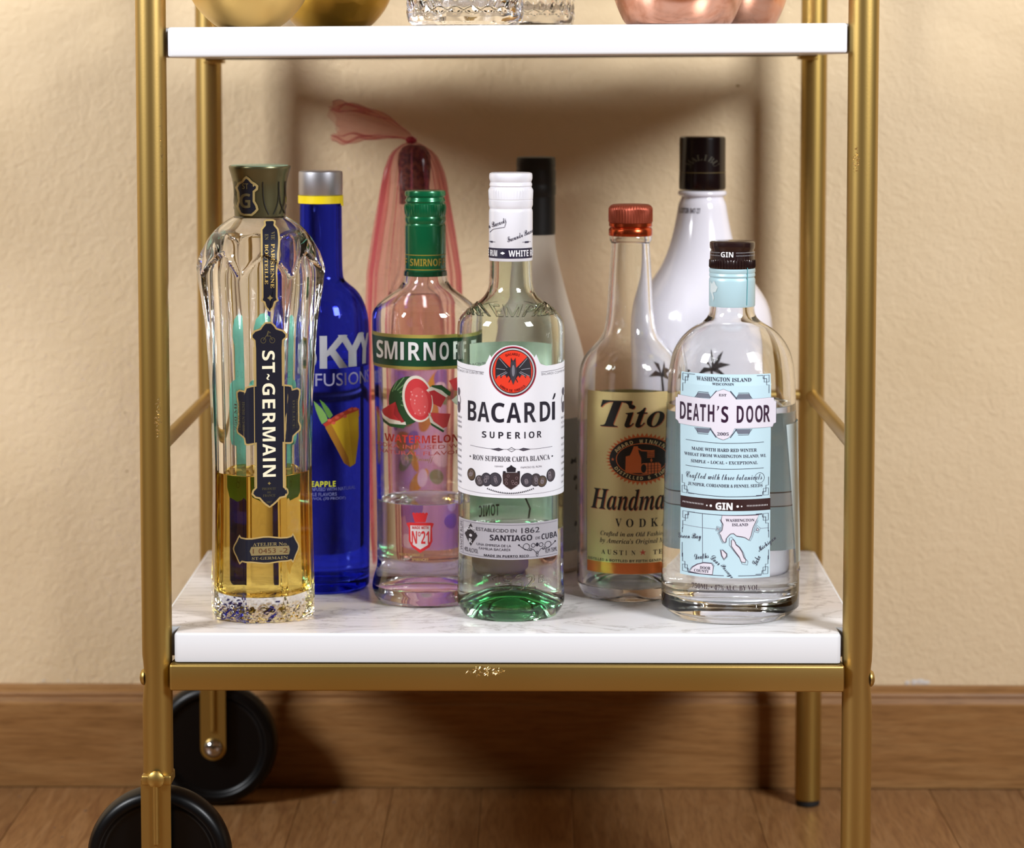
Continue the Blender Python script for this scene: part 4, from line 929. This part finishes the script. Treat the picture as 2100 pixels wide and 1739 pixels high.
d.line([(1402, 1090), (1402, 1100)], 1.1, IN, 2); d.line([(1402, 1120), (1402, 1150)], 1.1, IN, 2); d.line([(1577, 1090), (1577, 1105)], 1.1, IN, 2); d.line([(1577, 1130), (1577, 1150)], 1.1, IN, 2)
d.text('WASHINGTON', 1429, 774, 1497, 783, IN, font='serif'); d.text('ISLAND', 1501, 775, 1540, 783, IN, font='serif'); d.text('WISCONSIN', 1461, 785.5, 1505, 791, IN, font='serif')
for s_ in (-1, 1):
    for yy, q in ((800, 1), (900, -1)):
        cx_ = 1484
        d.poly([(cx_+s_*30, 808 if q > 0 else 881), (cx_+s_*52, 808 if q > 0 else 881), (cx_+s_*56, 818 if q > 0 else 880), (cx_+s_*24, 818 if q > 0 else 880)] if q > 0 else [(cx_+s_*24, 880), (cx_+s_*56, 880), (cx_+s_*51, 890), (cx_+s_*30, 890)], '6E7484', 1)
        d.line([(cx_+s_*14, 802 if q > 0 else 898), (cx_+s_*27, 818 if q > 0 else 880)], 1.6, IN, 2)
        d.line([(cx_+s_*58, 818 if q > 0 else 880), (cx_+s_*53, 811 if q > 0 else 887), (cx_+s_*51, 806 if q > 0 else 892), (cx_+s_*30, 806 if q > 0 else 892)], 1, IN, 2)
tag_ = [(1391, 816), (1456, 819), (1462, 812), (1470, 803), (1484, 798), (1497, 803), (1504, 812), (1510, 819), (1578, 817), (1586, 818), (1587, 824), (1591, 826), (1591, 870), (1586, 872), (1584, 878), (1507, 879), (1502, 890), (1494, 899), (1484, 903), (1473, 899), (1465, 889), (1459, 879), (1393, 876), (1391, 871), (1386, 868), (1386, 823), (1390, 822)]
d.poly(tag_, '6A6678', 3); d.poly([(1488.5+(x-1488.5)*.991, 850+(y-850)*.985) for x, y in tag_], PN, 4)
for ch, x0, x1 in zip("DEATH", (1396, 1411, 1423, 1437, 1453), (1408, 1420, 1435, 1449, 1466)): d.text(ch, x0, 831 if x0 > 1400 else 830, x1, 866, '2E1030', font='bold', lay=6)
d.poly([(1472, 833), (1475.5, 833), (1475, 838), (1472, 843), (1471, 842.5), (1472.5, 838)], '2E1030', 6)
for ch, x0, x1 in zip("SDOOR", (1480, 1511, 1530, 1548, 1565), (1494, 1525, 1544, 1563, 1578)): d.text(ch, x0, 833 if x0 < 1500 else 832, x1, 867, '2E1030', font='bold', lay=6)
d.text('EST', 1475, 808, 1490, 813, IN, font='serif', lay=6); d.text('2005', 1472, 887, 1495, 893.5, IN, font='serif', lay=6)
d.line([(1408, 907), (1480, 909.5), (1566, 908)], 1, IN, 2); d.line([(1408, 960), (1480, 962.5), (1566, 961)], 1, IN, 2)
d.text('MADE WITH HARD RED WINTER', 1420, 920, 1552, 927, IN, font='serif'); d.text('WHEAT FROM WASHINGTON ISLAND, WI.', 1405, 932.5, 1571, 940, IN, font='serif'); d.text('SIMPLE ◦ LOCAL ◦ EXCEPTIONAL', 1419, 946, 1554, 952.5, IN, font='serif')
d.text('Crafted with three botanicals', 1409, 972, 1563, 990, IN, font='script', off=-.002); d.ring(1558, 981, 10, 11, .8, IN, 2, 24)
d.text('JUNIPER, CORIANDER & FENNEL SEEDS', 1413, 993.5, 1564, 1001, IN, font='serif')
d.text('GIN', 1469.5, 1031, 1504, 1046, 'F4F2F4', font='bold', off=.02, lay=4)
for i in range(15):
    x_ = 1403+i*3.1
    if i < 14: d.rect(x_, 1034+i*.08, x_+1.1, 1037+i*.08, 'F4F2F4', 3); d.rect(1573-i*3.1, 1036, 1574.1-i*3.1, 1039, 'F4F2F4', 3)
for x_, r_ in ((1452, 1.6), (1460, 2.6), (1514, 2.6), (1522, 1.6)): d.ell(x_, 1038.5, r_, r_, 'F4F2F4', 3, 12)
isl = [(1483, 1057), (1557, 1057), (1551, 1070), (1545, 1083), (1541, 1100), (1537, 1108), (1530, 1103), (1524, 1101), (1512, 1099), (1506, 1094), (1500, 1095), (1496, 1099), (1492, 1104), (1491, 1112), (1486, 1112), (1482, 1104), (1480, 1098), (1477, 1094), (1483, 1088), (1485, 1076), (1481, 1068)]
isl2 = [(1502, 1108), (1505, 1106), (1510, 1112), (1511, 1117), (1518, 1123), (1524, 1133), (1527, 1143), (1531, 1148), (1530, 1154), (1522, 1152), (1518, 1142), (1509, 1130), (1502, 1120)]
isl3 = [(1481, 1129), (1485, 1129), (1492, 1136), (1492, 1141), (1487, 1147), (1483, 1140)]
dc = [(1418, 1178), (1424, 1168), (1434, 1161), (1446, 1157), (1462, 1157), (1466, 1163), (1464, 1180), (1440, 1180)]
for k_, pl in enumerate((isl, isl2, isl3, dc, [(1474, 1083), (1477, 1084), (1476, 1088), (1473, 1087)], [(1554, 1083), (1557, 1086), (1555, 1090), (1552, 1089)])):
    d.poly(pl, PN, 2); d.line(pl, 1.3, '4A3A4A', 3, closed=True)
    mxx = sum(p[0] for p in pl)/len(pl); mxy = sum(p[1] for p in pl)/len(pl); g = 1.10 if k_ in (0, 3) else 1.3 if k_ < 3 else 2.4
    if k_ not in (0, 3): d.line([(mxx+(x-mxx)*g, mxy+(y-mxy)*g*.93) for x, y in pl], .8, '6E6A80', 2, closed=True)
    else: d.line([(mxx+(x-mxx)*g, mxy+(y-mxy)*g) for x, y in (pl[2:] if k_ == 0 else pl[:-2])], .8, '6E6A80', 2)
d.line([(1443, 1056), (1444, 1157)], .9, '4A4660', 1); d.line([(1402, 1083), (1470, 1086)], .8, '6E6A80', 1); d.line([(1561, 1085), (1577, 1085)], .8, '6E6A80', 1)
d.text('WASHINGTON', 1490, 1064, 1548, 1070, IN, font='serif', lay=4); d.text('ISLAND', 1503, 1073, 1535, 1079, IN, font='serif', lay=4); d.text('DOOR', 1439, 1164, 1460, 1170, IN, font='serif', lay=4); d.text('COUNTY', 1427, 1171, 1457, 1177, IN, font='serif', lay=4)
d.text('Green Bay', 1394, 1099, 1441, 1115, IN, font='script', ang=6, lay=4); d.text('Deaths', 1427, 1138, 1456, 1149, IN, font='script', ang=12, lay=4); d.text('Door', 1460, 1144, 1482, 1155, IN, font='script', ang=-40, lay=4); d.text('Passage', 1476, 1166, 1510, 1178, IN, font='script', ang=-50, lay=4)
d.text('Lake', 1542, 1144, 1562, 1156, IN, font='script', ang=65, lay=4); d.text('Michigan', 1553, 1112, 1595, 1126, IN, font='script', ang=35, lay=4)
d.text('750ML • 47% ALC. BY VOL.', 1422, 1200, 1560, 1211, '3A2A34', font='serif')
d.build('front_label', B, step=.04)
d = Decal(f, rz9, eps=.0003, back=True)
d.rect(1405, 842, 1660, 1118, 'DDF4FB', 0); d.rect(1405, 1000, 1660, 1002.5, '5A4038', 1); d.rect(1405, 1003, 1660, 1028, 'F2F2F6', 1); d.rect(1405, 1028, 1660, 1030, '5A4038', 1)
for i in range(9): d.rect(1585, 870+i*12, 1650, 871.2+i*12, 'A8C8D2', 2)
d.text('MADE IN', 1606, 1136, 1650, 1144, '2A2226', font='bold', mirror=True, lay=2); d.text('USA', 1606, 1150, 1632, 1160, '2A2226', font='bold', mirror=True, lay=2)
d.build('back_label', B, step=.04)

# ------------------------------------------------------------------ on the upper shelf
def up(x): return UZ1 + x*TILT + .0004
hammered = mat('hammered_brass', 'DDB04A', .30, 1)
def hammer(m, scale=55, dist=.0016):
    tc = N(m, 'ShaderNodeTexCoord'); v = N(m, 'ShaderNodeTexVoronoi'); v.inputs['Scale'].default_value = scale; L(m, tc.outputs['Object'], v.inputs['Vector'])
    b = bump(m, v.outputs['Distance'], .55, dist); L(m, b.outputs[0], bs(m).inputs['Normal'])
hammer(hammered, 75, .0012)
satin_brass = mat('satin_brass', 'EFCB7C', .45, 1)
copper = mat('polished_copper', 'F0B090', .24, 1); cu_n = noise(copper, 40, 5, .6, dist=2); r_ = ramp(copper, cu_n.outputs[0], [(.3, 'E09A7A'), (.5, 'F2B498'), (.75, 'F6C0A8')]); L(copper, r_.outputs[0], bs(copper).inputs['Base Color'])
def cup(name, label, ax, Y, prof_px, m, group=None, cat='cup', wall=.0012, n_=2, handle=None):
    c = at(ax, 30, Y); k = mpp(Y, UZ1); z0 = up(c.x)
    B = root(name, label, cat, group)
    op = chaikin([(h*k, z0+y*k) for h, y in prof_px], n_)
    bm = bmesh.new(); M = Matrix.Translation((c.x, Y, 0)); inn = [(max(0, r-wall), z) for r, z in op if z > z0+wall*1.5]
    prof = [(0, z0)]+op+[(inn[-1][0], op[-1][1])]+inn[::-1]+[(0, inn[0][1])]
    lathe(bm, prof, M, 96); mk('bowl', bm, m, B, True, 60)
    if handle is not None:
        bm = bmesh.new(); pts = []; R_ = max(r for r, z in op)
        for i in range(21):
            t = pi*i/20; pts.append(Vector((c.x+handle*(R_*.97+.026*sin(t)), Y+.01, z0+.055+.03*cos(t))))
        for p, q in zip(pts, pts[1:]): tube(bm, p, q, .0028, 12)
        mk('handle', bm, m, B, True, 60)
    return B
cup('brass_cup', 'smooth satin brass round cup, leftmost on the upper shelf', 510, .05, [(58, 0), (64, 1), (84, 16), (108, 42), (126, 75), (138, 115), (141, 160), (134, 215), (122, 250), (118, 262)], satin_brass, 'brass cups')
cup('brass_cup', 'hammered brass round cup behind the smooth brass one', 684, .150, [(64, 0), (70, 1), (92, 20), (113, 50), (126, 90), (131, 130), (127, 180), (116, 225), (110, 240)], hammered, 'brass cups')
cup('copper_mug', 'polished copper mug with curved sides in front of another on the upper shelf', 1391, .05, [(100, 0), (108, 1), (118, 18), (133, 55), (143, 100), (144, 150), (136, 210), (128, 255)], copper, 'copper mugs')
cup('copper_mug', 'copper mug partly hidden behind the other, rightmost on the upper shelf', 1492, .150, [(88, 0), (96, 1), (107, 20), (121, 55), (129, 100), (130, 150), (124, 200), (118, 240)], copper, 'copper mugs')
def tumbler(label, ax, Y, hw, hpx):
    c = at(ax, 30, Y); k = mpp(Y, UZ1); z0 = up(c.x); R = hw*k; H = hpx*k
    B = root('glass_tumbler', label, 'glass', 'cut glass tumblers'); NS = 22; zc0, zc1 = z0+.009, z0+H*.72; cell = 2*pi*R/NS
    def rf(t, z, r_):
        if not zc0-.0005 < z < zc1: return r_
        a = t/(2*pi)*NS; b = (z-zc0)/(cell*1.1)
        u = (a+b) % 1; v = (a-b) % 1; dd = min(u, 1-u, v, 1-v)
        return r_ - .0012*(1-min(1, dd/.5)) * min(1, (z-zc0+.0005)/.0008)
    nz = 90
    out = [(R*.80, z0), (R*.90, z0+.0008), (R*.965, z0+.003), (R*.99, z0+.0065)] + [(R, zc0-.0004+(H-.009)*i/nz) for i in range(nz)]+[(R*.99, z0+H)]
    inn = [(R-.0034, z) for z in (z0+H, z0+H*.7, z0+H*.4, z0+.016)]+[(R-.006, z0+.0125), (R*.6, z0+.011), (0, z0+.0108)]
    bm = bmesh.new(); lathe(bm, [(0, z0+.0012), (R*.72, z0+.0012)]+out+inn, Matrix.Translation((c.x, Y, 0)), NS*12, rf); mk('tumbler_glass', bm, glass('crystal_glass', (1, 1, 1), 1.5), B, True, 25)
tumbler('large cut glass tumbler standing in front of the other tumbler', 954, .055, 121, 260)
tumbler('cut glass tumbler half hidden behind the large tumbler', 1082, .155, 97, 240)

# ---- wall and floor marks
sp = mat('dried_paint_speck', 'B8C0D0', .8)
def specks(name, pts, Y, m, parent, floorp=False):
    bm = bmesh.new()
    for x, y, s_ in pts:
        c = on_z(x, y, 0) if floorp else at(x, y, Y); n_ = 7; vs = []
        for i in range(n_):
            t = 2*pi*i/n_; q = s_*random.uniform(.6, 1.1); vs.append(bm.verts.new((c.x+q*cos(t), c.y+(q*sin(t)*.6 if floorp else -.0002), c.z+(.0002 if floorp else q*sin(t)*.6))))
        cc = bm.verts.new((c.x, c.y-(0 if floorp else .0006), c.z+(.0006 if floorp else 0)))
        for i in range(n_): bm.faces.new((vs[i], vs[(i+1) % n_], cc))
    o = mk(name, bm, m, parent); o['kind'] = 'stuff'; return o
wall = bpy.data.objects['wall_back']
specks('plaster_specks', [(1875, 1399, .004), (1888, 1397, .004), (1860, 1400, .003), (1898, 1400, .004), (90, 1396, .0015), (140, 1396, .0015)], WALL_Y, mat('white_filler', 'D8D2CC', .8), wall)
specks('wall_dents', [(1513, 176, .0016), (257, 846, .0012), (260, 966, .0012)], WALL_Y, mat('dent_shade_paint', '9C7A50', .8), wall)  # small wall dents, their shade painted on as dark flecks
specks('floor_crumbs', [(40, 1634, .0013), (175, 1663, .0018), (685, 1645, .002), (1595, 1627, .002), (112, 1698, .001), (128, 1717, .001), (1053, 1635, .0015), (840, 1640, .0008)], 0, mat('dried_speck', '6A5A50', .8), floor, True)
